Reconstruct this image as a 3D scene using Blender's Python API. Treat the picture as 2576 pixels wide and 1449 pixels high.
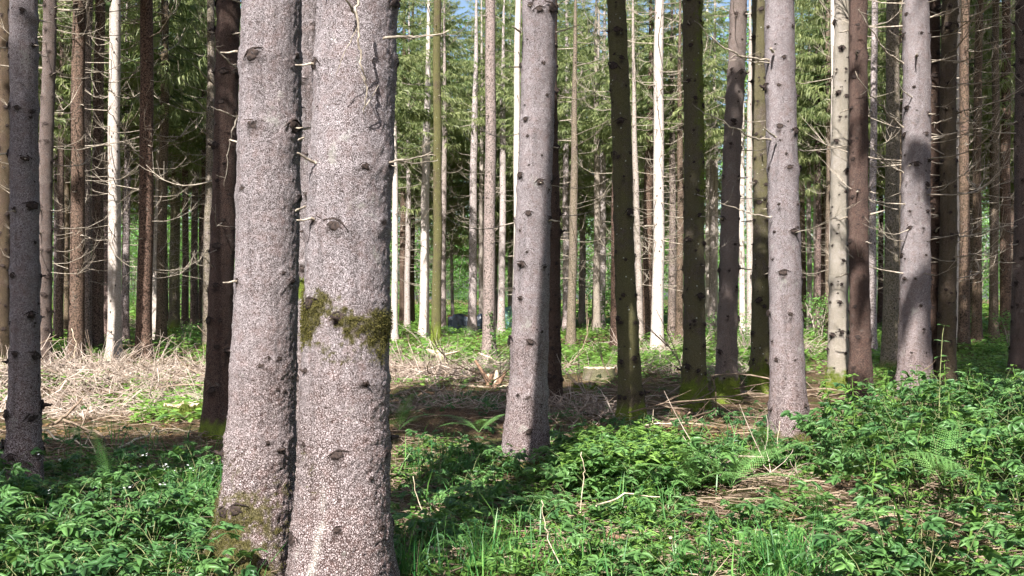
import bpy, math, random
import numpy as np
from mathutils import Matrix, Vector

R = math.radians
scene = bpy.context.scene
for o in list(bpy.data.objects):
    bpy.data.objects.remove(o, do_unlink=True)
COL = scene.collection

# ------------------------------------------------------------------ camera, sky, sun, exposure
EYE = 1.6                      # metres above the forest floor
FPX, CX, CY = 2762.0, 1288.0, 748.0     # focal length, centre column and horizon row on a 2576 px wide print
cam = bpy.data.cameras.new('camera')
cam.sensor_width = 36.0
cam.lens = 36.0 * FPX / 2576.0
cam.shift_y = (CY - 724.5) / 2576.0
cam.clip_start, cam.clip_end = 0.05, 2000
cam_ob = bpy.data.objects.new('camera', cam)
COL.objects.link(cam_ob)
cam_ob.location = (0, 0, EYE)
cam_ob.rotation_euler = (R(90), 0, 0)
scene.camera = cam_ob

SUN_EL, SUN_AZ = R(44), R(16)          # sun stands behind the viewer, a little to the left
SUN = np.array([-math.sin(SUN_AZ) * math.cos(SUN_EL), -math.cos(SUN_AZ) * math.cos(SUN_EL), math.sin(SUN_EL)])
sl = bpy.data.lights.new('sun', 'SUN')
sl.energy, sl.angle, sl.color = 5.0, R(0.5), (1.0, 0.965, 0.915)
sun_ob = bpy.data.objects.new('sun', sl)
COL.objects.link(sun_ob)
sun_ob.rotation_euler = Vector(SUN).to_track_quat('Z', 'Y').to_euler()
sun_ob.location = (0, 0, 40)

world = bpy.data.worlds.new('World')
scene.world = world
world.use_nodes = True
wn = world.node_tree
bg = wn.nodes['Background']
sky = wn.nodes.new('ShaderNodeTexSky')
sky.sky_type = 'NISHITA'
sky.sun_disc = False
sky.sun_elevation = SUN_EL
sky.sun_rotation = math.atan2(SUN[0], SUN[1])
sky.air_density, sky.dust_density = 1.0, 2.0
wn.links.new(sky.outputs[0], bg.inputs[0])
bg.inputs[1].default_value = 0.064

vs = scene.view_settings
vs.view_transform, vs.look, vs.gamma = 'Standard', 'None', 1.0
vs.exposure = 1.62
scene.render.engine = 'CYCLES'
cy = scene.cycles
cy.max_bounces, cy.diffuse_bounces, cy.glossy_bounces, cy.transmission_bounces = 4, 2, 1, 3
cy.use_denoising = True
cy.use_adaptive_sampling = True
cy.adaptive_threshold = 0.03
cy.sample_clamp_indirect = 6.0
cy.caustics_reflective = cy.caustics_refractive = False

rng = np.random.default_rng(7)
random.seed(7)

# ------------------------------------------------------------------ small maths helpers
def h3(ix, iy, iz, s):
    n = (ix.astype(np.int64) * 374761393 + iy.astype(np.int64) * 668265263 + iz.astype(np.int64) * 2147483647 + s * 974711) & 0xffffffff
    n = ((n ^ (n >> 13)) * 1274126177) & 0xffffffff
    n = ((n ^ (n >> 16)) * 2246822519) & 0xffffffff
    return ((n ^ (n >> 15)) & 0xffff) / 65535.0

def noise(P, seed=0):
    """value noise in 0..1 at points P (n,3)"""
    I = np.floor(P)
    f = P - I
    f = f * f * (3 - 2 * f)
    I = I.astype(np.int64)
    o = 0
    for dx in (0, 1):
        wx = f[:, 0] if dx else 1 - f[:, 0]
        for dy in (0, 1):
            wy = f[:, 1] if dy else 1 - f[:, 1]
            for dz in (0, 1):
                wz = f[:, 2] if dz else 1 - f[:, 2]
                o = o + wx * wy * wz * h3(I[:, 0] + dx, I[:, 1] + dy, I[:, 2] + dz, seed)
    return o

def noise2(x, y, s, seed=0):
    x = np.atleast_1d(np.asarray(x, float)); y = np.atleast_1d(np.asarray(y, float))
    return noise(np.stack([x.ravel() / s, y.ravel() / s, np.zeros(x.size) + seed * 7.3], 1), seed).reshape(x.shape)

def ss(a, b, x):
    t = np.clip((x - a) / (b - a), 0, 1)
    return t * t * (3 - 2 * t)

def bump(x, y, cx, cy_, rx, ry, h):
    return h * np.exp(-((x - cx) / rx) ** 2 - ((y - cy_) / ry) ** 2)

def dist_of(v):
    return EYE * FPX / (v - CY)

def ground_xy(u, v):
    D = dist_of(v)
    return (u - CX) / FPX * D, D

def at(u, v, D):
    return np.array([(u - CX) / FPX * D, D, EYE - (v - CY) / FPX * D])

def uv_of(x, y, z=0.0):
    return CX + FPX * x / y, CY + FPX * (EYE - z) / y

def terrain(x, y):
    x = np.asarray(x, float); y = np.asarray(y, float)
    h = 0.10 * (noise2(x, y, 3.1, 1) - 0.5) + 0.07 * (noise2(x, y, 1.1, 2) - 0.5) + 0.035 * (noise2(x, y, 0.45, 3) - 0.5)
    h = h.reshape(x.shape)
    for cx, cyy, rx, ry, hh in ((-7.0, 19.2, 2.6, 1.7, 0.16), (-1.5, 23.2, 1.5, 1.3, 0.06), (-9.6, 20.5, 1.4, 1.2, 0.06),
                                (2.0, 21.6, 0.9, 0.6, 0.16), (4.6, 9.2, 2.2, 1.8, 0.16), (-0.75, 13.6, 1.0, 0.7, 0.22),
                                (5.2, 21.2, 0.7, 0.5, 0.22), (0.6, 17.6, 0.8, 0.5, 0.10), (2.1, 12.6, 0.8, 0.5, 0.10)):
        h = h + bump(x, y, cx, cyy, rx, ry, hh)
    return h

def tz(x, y):
    return float(terrain(np.array([x]), np.array([y]))[0])

# ------------------------------------------------------------------ mesh helpers
def mk_mesh(name, V, F, attrs=None, smooth=False):
    me = bpy.data.meshes.new(name)
    V = np.ascontiguousarray(V, dtype=np.float32)
    F = np.ascontiguousarray(F, dtype=np.int32)
    n, k = F.shape
    me.vertices.add(len(V))
    me.vertices.foreach_set('co', V.ravel())
    me.loops.add(n * k)
    me.loops.foreach_set('vertex_index', F.ravel())
    me.polygons.add(n)
    me.polygons.foreach_set('loop_start', np.arange(0, n * k, k, dtype=np.int32))
    if smooth:
        me.polygons.foreach_set('use_smooth', np.ones(n, dtype=bool))
    for a, val in (attrs or {}).items():
        at_ = me.attributes.new(a, 'FLOAT', 'POINT')
        at_.data.foreach_set('value', np.ascontiguousarray(val, dtype=np.float32))
    me.update(calc_edges=True)
    return me

def link(name, me, mat=None, parent=None, loc=None, rz=0.0, scale=None):
    o = bpy.data.objects.new(name, me)
    COL.objects.link(o)
    if mat is not None and me is not None and not me.materials:
        me.materials.append(mat)
    if parent is not None:
        o.parent = parent
    if loc is not None:
        o.location = loc
    if rz:
        o.rotation_euler = (0, 0, rz)
    if scale is not None:
        o.scale = (scale,) * 3 if np.isscalar(scale) else scale
    return o

def tag(o, label, cat, group=None, kind=None):
    o['label'] = label
    o['category'] = cat
    if group:
        o['group'] = group
    if kind:
        o['kind'] = kind
    return o

def join(parts):
    """parts: list of (V, F) or (V, F, val) -> one (V, F, val)"""
    Vs, Fs, vals, off = [], [], [], 0
    for p in parts:
        V, F = p[0], p[1]
        Vs.append(V); Fs.append(F + off); off += len(V)
        vals.append(p[2] if len(p) > 2 else np.zeros(len(V)))
    return np.concatenate(Vs), np.concatenate(Fs), np.concatenate(vals)

def tube(pts, rad, sides=4, cap=False):
    pts = np.asarray(pts, float)
    n = len(pts)
    rad = np.broadcast_to(np.asarray(rad, float), (n,))
    T = np.gradient(pts, axis=0)
    T /= np.linalg.norm(T, axis=1)[:, None] + 1e-9
    ref = np.array([0, 0, 1.0]) if abs(T[:, 2]).mean() < 0.8 else np.array([1.0, 0, 0])
    A = np.cross(T, ref); A /= np.linalg.norm(A, axis=1)[:, None] + 1e-9
    B = np.cross(T, A)
    a = np.arange(sides) * 2 * math.pi / sides
    V = pts[:, None, :] + rad[:, None, None] * (np.cos(a)[None, :, None] * A[:, None, :] + np.sin(a)[None, :, None] * B[:, None, :])
    V = V.reshape(-1, 3)
    F = []
    for i in range(n - 1):
        for j in range(sides):
            p, q = i * sides + j, i * sides + (j + 1) % sides
            F += [(p, q, q + sides), (p, q + sides, p + sides)]
    if cap:
        for i0 in (0, (n - 1) * sides):
            for j in range(1, sides - 1):
                F.append((i0, i0 + j, i0 + j + 1))
    return V, np.array(F)

def rotm(yaw, pitch=None, roll=None):
    yaw = np.asarray(yaw, float)
    z = np.zeros_like(yaw)
    pitch = z if pitch is None else np.asarray(pitch, float)
    roll = z if roll is None else np.asarray(roll, float)
    c, s = np.cos(yaw), np.sin(yaw)
    Rz = np.stack([np.stack([c, -s, z], -1), np.stack([s, c, z], -1), np.stack([z, z, z + 1], -1)], -2)
    c, s = np.cos(pitch), np.sin(pitch)          # + pitch lifts the X axis
    Ry = np.stack([np.stack([c, z, -s], -1), np.stack([z, z + 1, z], -1), np.stack([s, z, c], -1)], -2)
    c, s = np.cos(roll), np.sin(roll)
    Rx = np.stack([np.stack([z + 1, z, z], -1), np.stack([z, c, -s], -1), np.stack([z, s, c], -1)], -2)
    return Rz @ Ry @ Rx

def merge(templates, idx, pos, M, val=None):
    """copy template idx[i] with matrix M[i] to pos[i]; everything into one vertex / face array"""
    Vs, Fs, vals, off = [], [], [], 0
    idx = np.asarray(idx)
    for t, tp in enumerate(templates):
        sel = np.where(idx == t)[0]
        if not len(sel):
            continue
        V, F = tp[0], tp[1]
        W = np.einsum('nij,vj->nvi', M[sel], V) + pos[sel][:, None, :]
        n, m = len(sel), len(V)
        G = F[None] + (np.arange(n) * m)[:, None, None] + off
        Vs.append(W.reshape(-1, 3)); Fs.append(G.reshape(-1, F.shape[1])); off += n * m
        v = np.zeros((n, m)) if val is None else np.repeat(val[sel][:, None], m, 1)
        if len(tp) > 2:
            v = np.clip(v + tp[2][None] * 1.0, 0, 1)
        vals.append(v.ravel())
    return np.concatenate(Vs), np.concatenate(Fs), np.concatenate(vals)

# ------------------------------------------------------------------ materials
def nodes(name):
    m = bpy.data.materials.new(name)
    m.use_nodes = True
    nt = m.node_tree
    nt.nodes.clear()
    out = nt.nodes.new('ShaderNodeOutputMaterial')
    return m, nt, out

class NT:
    def __init__(s, nt):
        s.nt = nt
    def n(s, typ, **kw):
        nd = s.nt.nodes.new(typ)
        for k, v in kw.items():
            setattr(nd, k, v)
        return nd
    def l(s, a, b):
        s.nt.links.new(a, b)
    def inp(s, sock, v):
        if hasattr(v, 'is_output') or isinstance(v, bpy.types.NodeSocket):
            s.l(v, sock)
        else:
            sock.default_value = v
    def math(s, op, a, b=0.0, clamp=False):
        nd = s.n('ShaderNodeMath', operation=op, use_clamp=clamp)
        s.inp(nd.inputs[0], a); s.inp(nd.inputs[1], b)
        return nd.outputs[0]
    def mix(s, f, a, b, mode='MIX'):
        nd = s.n('ShaderNodeMix', data_type='RGBA', blend_type=mode)
        s.inp(nd.inputs[0], f)
        for sk, v in ((nd.inputs[6], a), (nd.inputs[7], b)):
            s.inp(sk, v if isinstance(v, bpy.types.NodeSocket) else (*v, 1.0))
        return nd.outputs[2]
    def noise(s, vec, scale, detail=2.0, rough=0.5, dist=0.0):
        nd = s.n('ShaderNodeTexNoise')
        s.l(vec, nd.inputs['Vector'])
        nd.inputs['Scale'].default_value = scale
        nd.inputs['Detail'].default_value = detail
        nd.inputs['Roughness'].default_value = rough
        nd.inputs['Distortion'].default_value = dist
        return nd.outputs[0]
    def ramp(s, f, a, b):
        nd = s.n('ShaderNodeMapRange', clamp=True)
        nd.interpolation_type = 'SMOOTHSTEP'
        s.inp(nd.inputs[0], f)
        nd.inputs[1].default_value, nd.inputs[2].default_value = a, b
        return nd.outputs[0]
    def attr(s, name, typ='GEOMETRY'):
        nd = s.n('ShaderNodeAttribute', attribute_name=name, attribute_type=typ)
        return nd.outputs['Fac']

def bark_material(far=False):
    m, nt, out = nodes('distant_spruce_bark' if far else 'spruce_bark')
    g = NT(nt)
    tc = g.n('ShaderNodeTexCoord')
    oi = g.n('ShaderNodeObjectInfo')
    off = g.n('ShaderNodeVectorMath', operation='SCALE')
    g.l(oi.outputs['Random'], off.inputs['Scale'])
    off.inputs[0].default_value = (37.0, 19.0, 53.0)
    add = g.n('ShaderNodeVectorMath', operation='ADD')
    g.l(tc.outputs['Object'], add.inputs[0]); g.l(off.outputs[0], add.inputs[1])
    vec = add.outputs[0]
    sep = g.n('ShaderNodeSeparateXYZ')
    g.l(tc.outputs['Object'], sep.inputs[0])
    z = sep.outputs[2]
    brown, algae, pale = g.attr('brown', 'OBJECT'), g.attr('algae', 'OBJECT'), g.attr('pale', 'OBJECT')
    knot, moss, streak = g.attr('knot'), g.attr('moss'), g.attr('streak')
    # flakes: distorted cells
    fine = None if far else g.noise(vec, 170, 3, 0.7)
    mid = g.noise(vec, 14, 4, 0.65)
    big = g.noise(vec, 2.1, 4, 0.6)
    low = g.math('SUBTRACT', 1.0, g.ramp(g.math('ADD', z, g.math('MULTIPLY', big, 1.4)), 0.7, 2.9))     # rougher, redder bark low down
    if far:
        fine = g.noise(vec, 60, 3, 0.7)
        crack = g.ramp(g.noise(vec, 28, 2, 0.6), 0.3, 0.6)
        cellv = mid
    else:
        nd = g.n('ShaderNodeTexNoise')
        g.l(vec, nd.inputs['Vector']); nd.inputs['Scale'].default_value = 38; nd.inputs['Detail'].default_value = 3
        wob = g.n('ShaderNodeVectorMath', operation='MULTIPLY_ADD')
        g.l(nd.outputs[1], wob.inputs[0]); wob.inputs[1].default_value = (0.030, 0.030, 0.030); g.l(vec, wob.inputs[2])
        vor = g.n('ShaderNodeTexVoronoi', feature='DISTANCE_TO_EDGE')
        g.l(wob.outputs[0], vor.inputs['Vector']); vor.inputs['Scale'].default_value = 74
        vorf = g.n('ShaderNodeTexVoronoi', feature='DISTANCE_TO_EDGE')
        g.l(wob.outputs[0], vorf.inputs['Vector']); vorf.inputs['Scale'].default_value = 135
        vor2 = g.n('ShaderNodeTexVoronoi', feature='F1')
        g.l(wob.outputs[0], vor2.inputs['Vector']); vor2.inputs['Scale'].default_value = 74
        cell = g.n('ShaderNodeSeparateColor')
        g.l(vor2.outputs['Color'], cell.inputs[0])
        ck = g.math('DIVIDE', vor.outputs['Distance'], g.math('ADD', 0.08, g.math('MULTIPLY', low, 0.10)), True)
        ckf = g.math('DIVIDE', vorf.outputs['Distance'], 0.11, True)
        lowm = g.ramp(g.math('ADD', low, g.math('MULTIPLY', g.math('SUBTRACT', mid, 0.5), 1.2)), 0.25, 0.75)
        crack = g.math('ADD', g.math('MULTIPLY', ck, lowm), g.math('MULTIPLY', ckf, g.math('SUBTRACT', 1.0, lowm)))
        crack = g.math('MULTIPLY', crack, g.ramp(fine, 0.22, 0.52))
        cellv = cell.outputs[0]
    # how strongly the cracks show: less on the smooth upper stem
    tone = g.math('ADD', g.math('ADD', g.math('MULTIPLY', cellv, 0.25), 0.18), g.math('MULTIPLY', g.ramp(fine, 0.3, 0.72), 0.65))
    tone = g.math('MULTIPLY', tone, crack)
    grey_d = g.mix(low, (0.060, 0.043, 0.040), (0.045, 0.022, 0.018))
    grey_l = g.mix(low, (0.435, 0.388, 0.402), (0.45, 0.375, 0.370))
    c_grey = g.mix(g.ramp(tone, 0.02, 0.85), grey_d, grey_l)
    c_brown = g.mix(g.ramp(tone, 0.05, 0.95), (0.020, 0.012, 0.009), (0.165, 0.100, 0.075))
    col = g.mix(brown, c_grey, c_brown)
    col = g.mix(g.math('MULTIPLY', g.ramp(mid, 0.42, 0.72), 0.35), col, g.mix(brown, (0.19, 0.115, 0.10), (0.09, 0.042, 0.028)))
    # broad weathering: lighter and darker zones, and dark runs down the stem
    st_ = g.n('ShaderNodeVectorMath', operation='MULTIPLY'); g.l(vec, st_.inputs[0]); st_.inputs[1].default_value = (1, 1, .07)
    runs = g.ramp(g.noise(st_.outputs[0], 16, 3, 0.6), 0.50, 0.72)
    wth = g.math('ADD', 0.72, g.math('MULTIPLY', big, 0.56))
    wth = g.math('MULTIPLY', wth, g.math('SUBTRACT', 1.0, g.math('MULTIPLY', runs, 0.28)))
    wc = g.n('ShaderNodeCombineColor'); [g.l(wth, wc.inputs[i]) for i in range(3)]
    col = g.mix(1.0, col, wc.outputs[0], 'MULTIPLY')
    lich = g.math('MULTIPLY', g.ramp(g.noise(vec, 5.5, 5, 0.7), 0.60, 0.72), g.math('SUBTRACT', 0.45, g.math('MULTIPLY', brown, 0.3)))
    col = g.mix(lich, col, (0.40, 0.40, 0.35))
    col = g.mix(pale, col, g.mix(0.66, col, (0.70, 0.62, 0.53)))  # sunlight painted into the bark: lit trunks get a lighter colour
    # algae film and lichen dots
    af = g.math('MULTIPLY', algae, g.ramp(g.math('ADD', g.math('MULTIPLY', big, 0.8), g.math('MULTIPLY', mid, 0.4)), 0.30, 0.68))
    col = g.mix(g.math('MULTIPLY', af, 0.88), col, g.mix(g.ramp(fine, 0.3, 0.7), (0.055, 0.058, 0.018), (0.17, 0.16, 0.062)))
    if not far:
        v3 = g.n('ShaderNodeTexVoronoi', feature='F1')
        g.l(vec, v3.inputs['Vector']); v3.inputs['Scale'].default_value = 9.0
        dots = g.math('MULTIPLY', g.math('LESS_THAN', v3.outputs['Distance'], 0.09), g.math('GREATER_THAN', algae, 0.45))
        col = g.mix(g.math('MULTIPLY', dots, 0.8), col, (0.50, 0.52, 0.44))
    # resin streaks, knots, moss
    if far:
        v4 = g.n('ShaderNodeTexVoronoi', feature='F1')
        sq = g.n('ShaderNodeVectorMath', operation='MULTIPLY'); g.l(vec, sq.inputs[0]); sq.inputs[1].default_value = (1, 1, .7)
        g.l(sq.outputs[0], v4.inputs['Vector']); v4.inputs['Scale'].default_value = 4.2
        knot = g.math('SUBTRACT', 1.0, g.ramp(v4.outputs['Distance'], 0.07, 0.13))
    else:
        col = g.mix(g.math('MULTIPLY', streak, g.ramp(fine, 0.2, 0.6)), col, (0.82, 0.78, 0.70))
    col = g.mix(g.math('MULTIPLY', knot, 0.92, True), col, (0.024, 0.016, 0.013))
    mossf = g.math('MULTIPLY', moss, g.ramp(g.math('ADD', g.math('MULTIPLY', mid, 0.6), g.math('MULTIPLY', fine, 0.4)), 0.28, 0.50), True)
    isg = g.ramp(brown, 0.05, 0.12)
    mdk = g.mix(isg, (0.040, 0.036, 0.012), (0.050, 0.070, 0.010)); mlt = g.mix(isg, (0.135, 0.118, 0.040), (0.21, 0.265, 0.036))
    col = g.mix(mossf, col, g.mix(g.ramp(fine, 0.3, 0.7), mdk, mlt))
    bs = g.n('ShaderNodeBsdfPrincipled')
    g.l(col, bs.inputs['Base Color'])
    bs.inputs['Roughness'].default_value = 0.85
    bs.inputs['Specular IOR Level'].default_value = 0.2
    if not far:
        hgt = g.math('ADD', g.math('MULTIPLY', crack, 0.7), g.math('ADD', g.math('MULTIPLY', fine, 0.5), g.math('MULTIPLY', cell.outputs[1], 0.45)))
        bp = g.n('ShaderNodeBump')
        bp.inputs['Strength'].default_value = 0.9
        bp.inputs['Distance'].default_value = 0.008
        g.l(hgt, bp.inputs['Height'])
        g.l(bp.outputs[0], bs.inputs['Normal'])
    g.l(bs.outputs[0], out.inputs[0])
    return m

def leaf_material(name, c0, c1, trans=0.35, rough=0.45, spec=0.35):
    """colour varies from leaf to leaf with the attribute tint"""
    m, nt, out = nodes(name)
    g = NT(nt)
    t = g.attr('tint')
    tc = g.n('ShaderNodeTexCoord')
    nz = g.noise(tc.outputs['Object'], 9.0, 2)
    col = g.mix(t, c0, c1)
    col = g.mix(g.math('MULTIPLY', g.ramp(nz, 0.35, 0.7), 0.3), col, tuple(0.6 * x for x in c0))
    bs = g.n('ShaderNodeBsdfPrincipled')
    g.l(col, bs.inputs['Base Color'])
    bs.inputs['Roughness'].default_value = rough
    bs.inputs['Specular IOR Level'].default_value = spec
    tr = g.n('ShaderNodeBsdfTranslucent')
    g.l(g.mix(0.35, col, (0.25, 0.40, 0.05)), tr.inputs[0])
    mx = g.n('ShaderNodeMixShader')
    mx.inputs[0].default_value = trans
    g.l(bs.outputs[0], mx.inputs[1]); g.l(tr.outputs[0], mx.inputs[2])
    g.l(mx.outputs[0], out.inputs[0])
    return m

def wood_material(name, c0, c1, scale=30.0, tint=False):
    m, nt, out = nodes(name)
    g = NT(nt)
    tc = g.n('ShaderNodeTexCoord')
    f = g.ramp(g.noise(tc.outputs['Object'], scale, 3, 0.65), 0.3, 0.7)
    if tint:
        f = g.math('ADD', g.math('MULTIPLY', f, 0.5), g.math('MULTIPLY', g.attr('tint'), 0.6), True)
    col = g.mix(f, c0, c1)
    bs = g.n('ShaderNodeBsdfPrincipled')
    g.l(col, bs.inputs['Base Color'])
    bs.inputs['Roughness'].default_value = 0.8
    bs.inputs['Specular IOR Level'].default_value = 0.25
    bp = g.n('ShaderNodeBump')
    bp.inputs['Strength'].default_value = 0.5
    bp.inputs['Distance'].default_value = 0.004
    g.l(g.noise(tc.outputs['Object'], scale * 3, 2), bp.inputs['Height'])
    g.l(bp.outputs[0], bs.inputs['Normal'])
    g.l(bs.outputs[0], out.inputs[0])
    return m

def ground_material():
    m, nt, out = nodes('needle_litter')
    g = NT(nt)
    tc = g.n('ShaderNodeTexCoord')
    v = tc.outputs['Object']
    a = g.noise(v, 46, 5, 0.75, 0.6)
    b = g.noise(v, 1.3, 4, 0.6)
    c = g.noise(v, 7.0, 4, 0.65)
    mp = g.n('ShaderNodeMapping'); mp.inputs['Scale'].default_value = (1.0, 6.0, 1.0); mp.inputs['Rotation'].default_value = (0, 0, 0.6)
    g.l(v, mp.inputs[0])
    mp2 = g.n('ShaderNodeMapping'); mp2.inputs['Scale'].default_value = (7.0, 1.0, 1.0); mp2.inputs['Rotation'].default_value = (0, 0, -0.3)
    g.l(v, mp2.inputs[0])
    st = g.math('MAXIMUM', g.ramp(g.noise(mp.outputs[0], 26, 3, 0.6, 0.8), 0.56, 0.68), g.ramp(g.noise(mp2.outputs[0], 24, 3, 0.6, 0.8), 0.57, 0.68))
    col = g.mix(g.ramp(a, 0.3, 0.7), (0.040, 0.023, 0.014), (0.20, 0.125, 0.075))
    col = g.mix(g.math('MULTIPLY', st, 0.75), col, (0.34, 0.24, 0.155))
    mo = g.math('MULTIPLY', g.ramp(g.math('ADD', g.math('MULTIPLY', b, 0.75), g.math('MULTIPLY', c, 0.4)), 0.52, 0.72), 0.8)
    col = g.mix(mo, col, g.mix(g.ramp(a, 0.3, 0.7), (0.03, 0.045, 0.010), (0.10, 0.14, 0.028)))
    bs = g.n('ShaderNodeBsdfPrincipled')
    g.l(col, bs.inputs['Base Color'])
    bs.inputs['Roughness'].default_value = 0.95
    bs.inputs['Specular IOR Level'].default_value = 0.1
    bp = g.n('ShaderNodeBump')
    bp.inputs['Strength'].default_value = 1.0
    bp.inputs['Distance'].default_value = 0.03
    g.l(g.math('ADD', a, g.math('ADD', g.math('MULTIPLY', st, 0.5), c)), bp.inputs['Height'])
    g.l(bp.outputs[0], bs.inputs['Normal'])
    g.l(bs.outputs[0], out.inputs[0])
    return m

M_BARK = bark_material()
M_BARKFAR = bark_material(True)
M_GROUND = ground_material()
M_NEEDLE = leaf_material('spruce_needles', (0.075, 0.118, 0.038), (0.33, 0.355, 0.150), 0.42, 0.5, 0.4)
M_CANOPY = leaf_material('canopy_needles', (0.030, 0.060, 0.022), (0.07, 0.11, 0.035), 0.15)
M_BRAMBLE = leaf_material('bramble_leaf', (0.030, 0.100, 0.034), (0.150, 0.295, 0.078), 0.32, 0.42, 0.40)
M_HERB = leaf_material('herb_leaf', (0.045, 0.125, 0.030), (0.21, 0.36, 0.070), 0.38)
M_EDGE = leaf_material('broadleaf_foliage', (0.060, 0.170, 0.040), (0.26, 0.47, 0.12), 0.42)
M_FERN = leaf_material('fern_frond', (0.085, 0.215, 0.060), (0.23, 0.42, 0.125), 0.38)
M_GRASS = leaf_material('grass_blade', (0.030, 0.130, 0.035), (0.20, 0.40, 0.09), 0.30, 0.4)
M_MOSS = leaf_material('moss_tuft', (0.034, 0.030, 0.010), (0.135, 0.120, 0.036), 0.15, 0.9, 0.1)
M_MOSSGREEN = leaf_material('green_moss_tuft', (0.055, 0.080, 0.012), (0.21, 0.27, 0.036), 0.15, 0.9, 0.1)
M_KNOT = wood_material('knot_wood', (0.008, 0.005, 0.005), (0.050, 0.034, 0.028), 60)
M_DEAD = wood_material('dead_branch_wood', (0.15, 0.12, 0.09), (0.42, 0.365, 0.295), 24)
M_TWIG = wood_material('litter_twig', (0.085, 0.055, 0.038), (0.34, 0.26, 0.185), 12, True)
M_BRASH = wood_material('brash_twig', (0.13, 0.082, 0.060), (0.60, 0.50, 0.42), 10, True)
M_CUT = wood_material('cut_wood', (0.28, 0.20, 0.13), (0.62, 0.51, 0.37), 22)
M_ROT = wood_material('rotten_wood', (0.07, 0.038, 0.024), (0.27, 0.165, 0.105), 14)
M_STEM = wood_material('green_stem', (0.10, 0.13, 0.05), (0.24, 0.24, 0.11), 20)
M_STALK = wood_material('dry_stalk', (0.42, 0.33, 0.22), (0.66, 0.56, 0.42), 20)
M_FLOWER = wood_material('white_petal', (0.70, 0.72, 0.70), (0.82, 0.82, 0.80), 20)
M_ROTLEAF = leaf_material('old_leaf', (0.14, 0.075, 0.035), (0.36, 0.22, 0.10), 0.15)

def tarp_material(name, c0, c1):
    m, nt, out = nodes(name)
    g = NT(nt)
    tc = g.n('ShaderNodeTexCoord')
    col = g.mix(g.ramp(g.noise(tc.outputs['Object'], 3.0, 4), 0.3, 0.7), c0, c1)
    bs = g.n('ShaderNodeBsdfPrincipled')
    g.l(col, bs.inputs['Base Color'])
    bs.inputs['Roughness'].default_value = 0.35
    bp = g.n('ShaderNodeBump'); bp.inputs['Strength'].default_value = 0.8; bp.inputs['Distance'].default_value = 0.05
    g.l(g.noise(tc.outputs['Object'], 5.0, 4, 0.6, 1.0), bp.inputs['Height'])
    g.l(bp.outputs[0], bs.inputs['Normal'])
    g.l(bs.outputs[0], out.inputs[0])
    return m
M_TARP = tarp_material('dark_tarpaulin', (0.012, 0.018, 0.030), (0.05, 0.075, 0.11))
M_TARP2 = tarp_material('turquoise_tarpaulin', (0.20, 0.50, 0.52), (0.45, 0.72, 0.72))

# ------------------------------------------------------------------ ground sheet
def axis(segments):
    a = [segments[0][0]]
    for lo, hi, st in segments:
        n = max(1, int(round((hi - lo) / st)))
        a += list(np.linspace(lo, hi, n + 1)[1:])
    return np.array(a)

gx = axis([(-400, -60, 20), (-60, -20, 1.0), (-20, -11, 0.35), (-11, 11, 0.16), (11, 20, 0.35), (20, 60, 1.0), (60, 400, 20)])
gy = axis([(-60, -5, 5), (-5, 4, 0.6), (4, 26, 0.15), (26, 70, 0.4), (70, 140, 3), (140, 800, 40)])
GX, GY = np.meshgrid(gx, gy)
GZ = terrain(GX, GY)
nx, ny = len(gx), len(gy)
I = np.arange(nx * ny).reshape(ny, nx)
gf = np.stack([I[:-1, :-1], I[:-1, 1:], I[1:, 1:], I[1:, :-1]], -1).reshape(-1, 4)
ground = link('ground', mk_mesh('ground', np.stack([GX, GY, GZ], -1).reshape(-1, 3), gf, smooth=True), M_GROUND)
ground['kind'] = 'structure'

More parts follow.
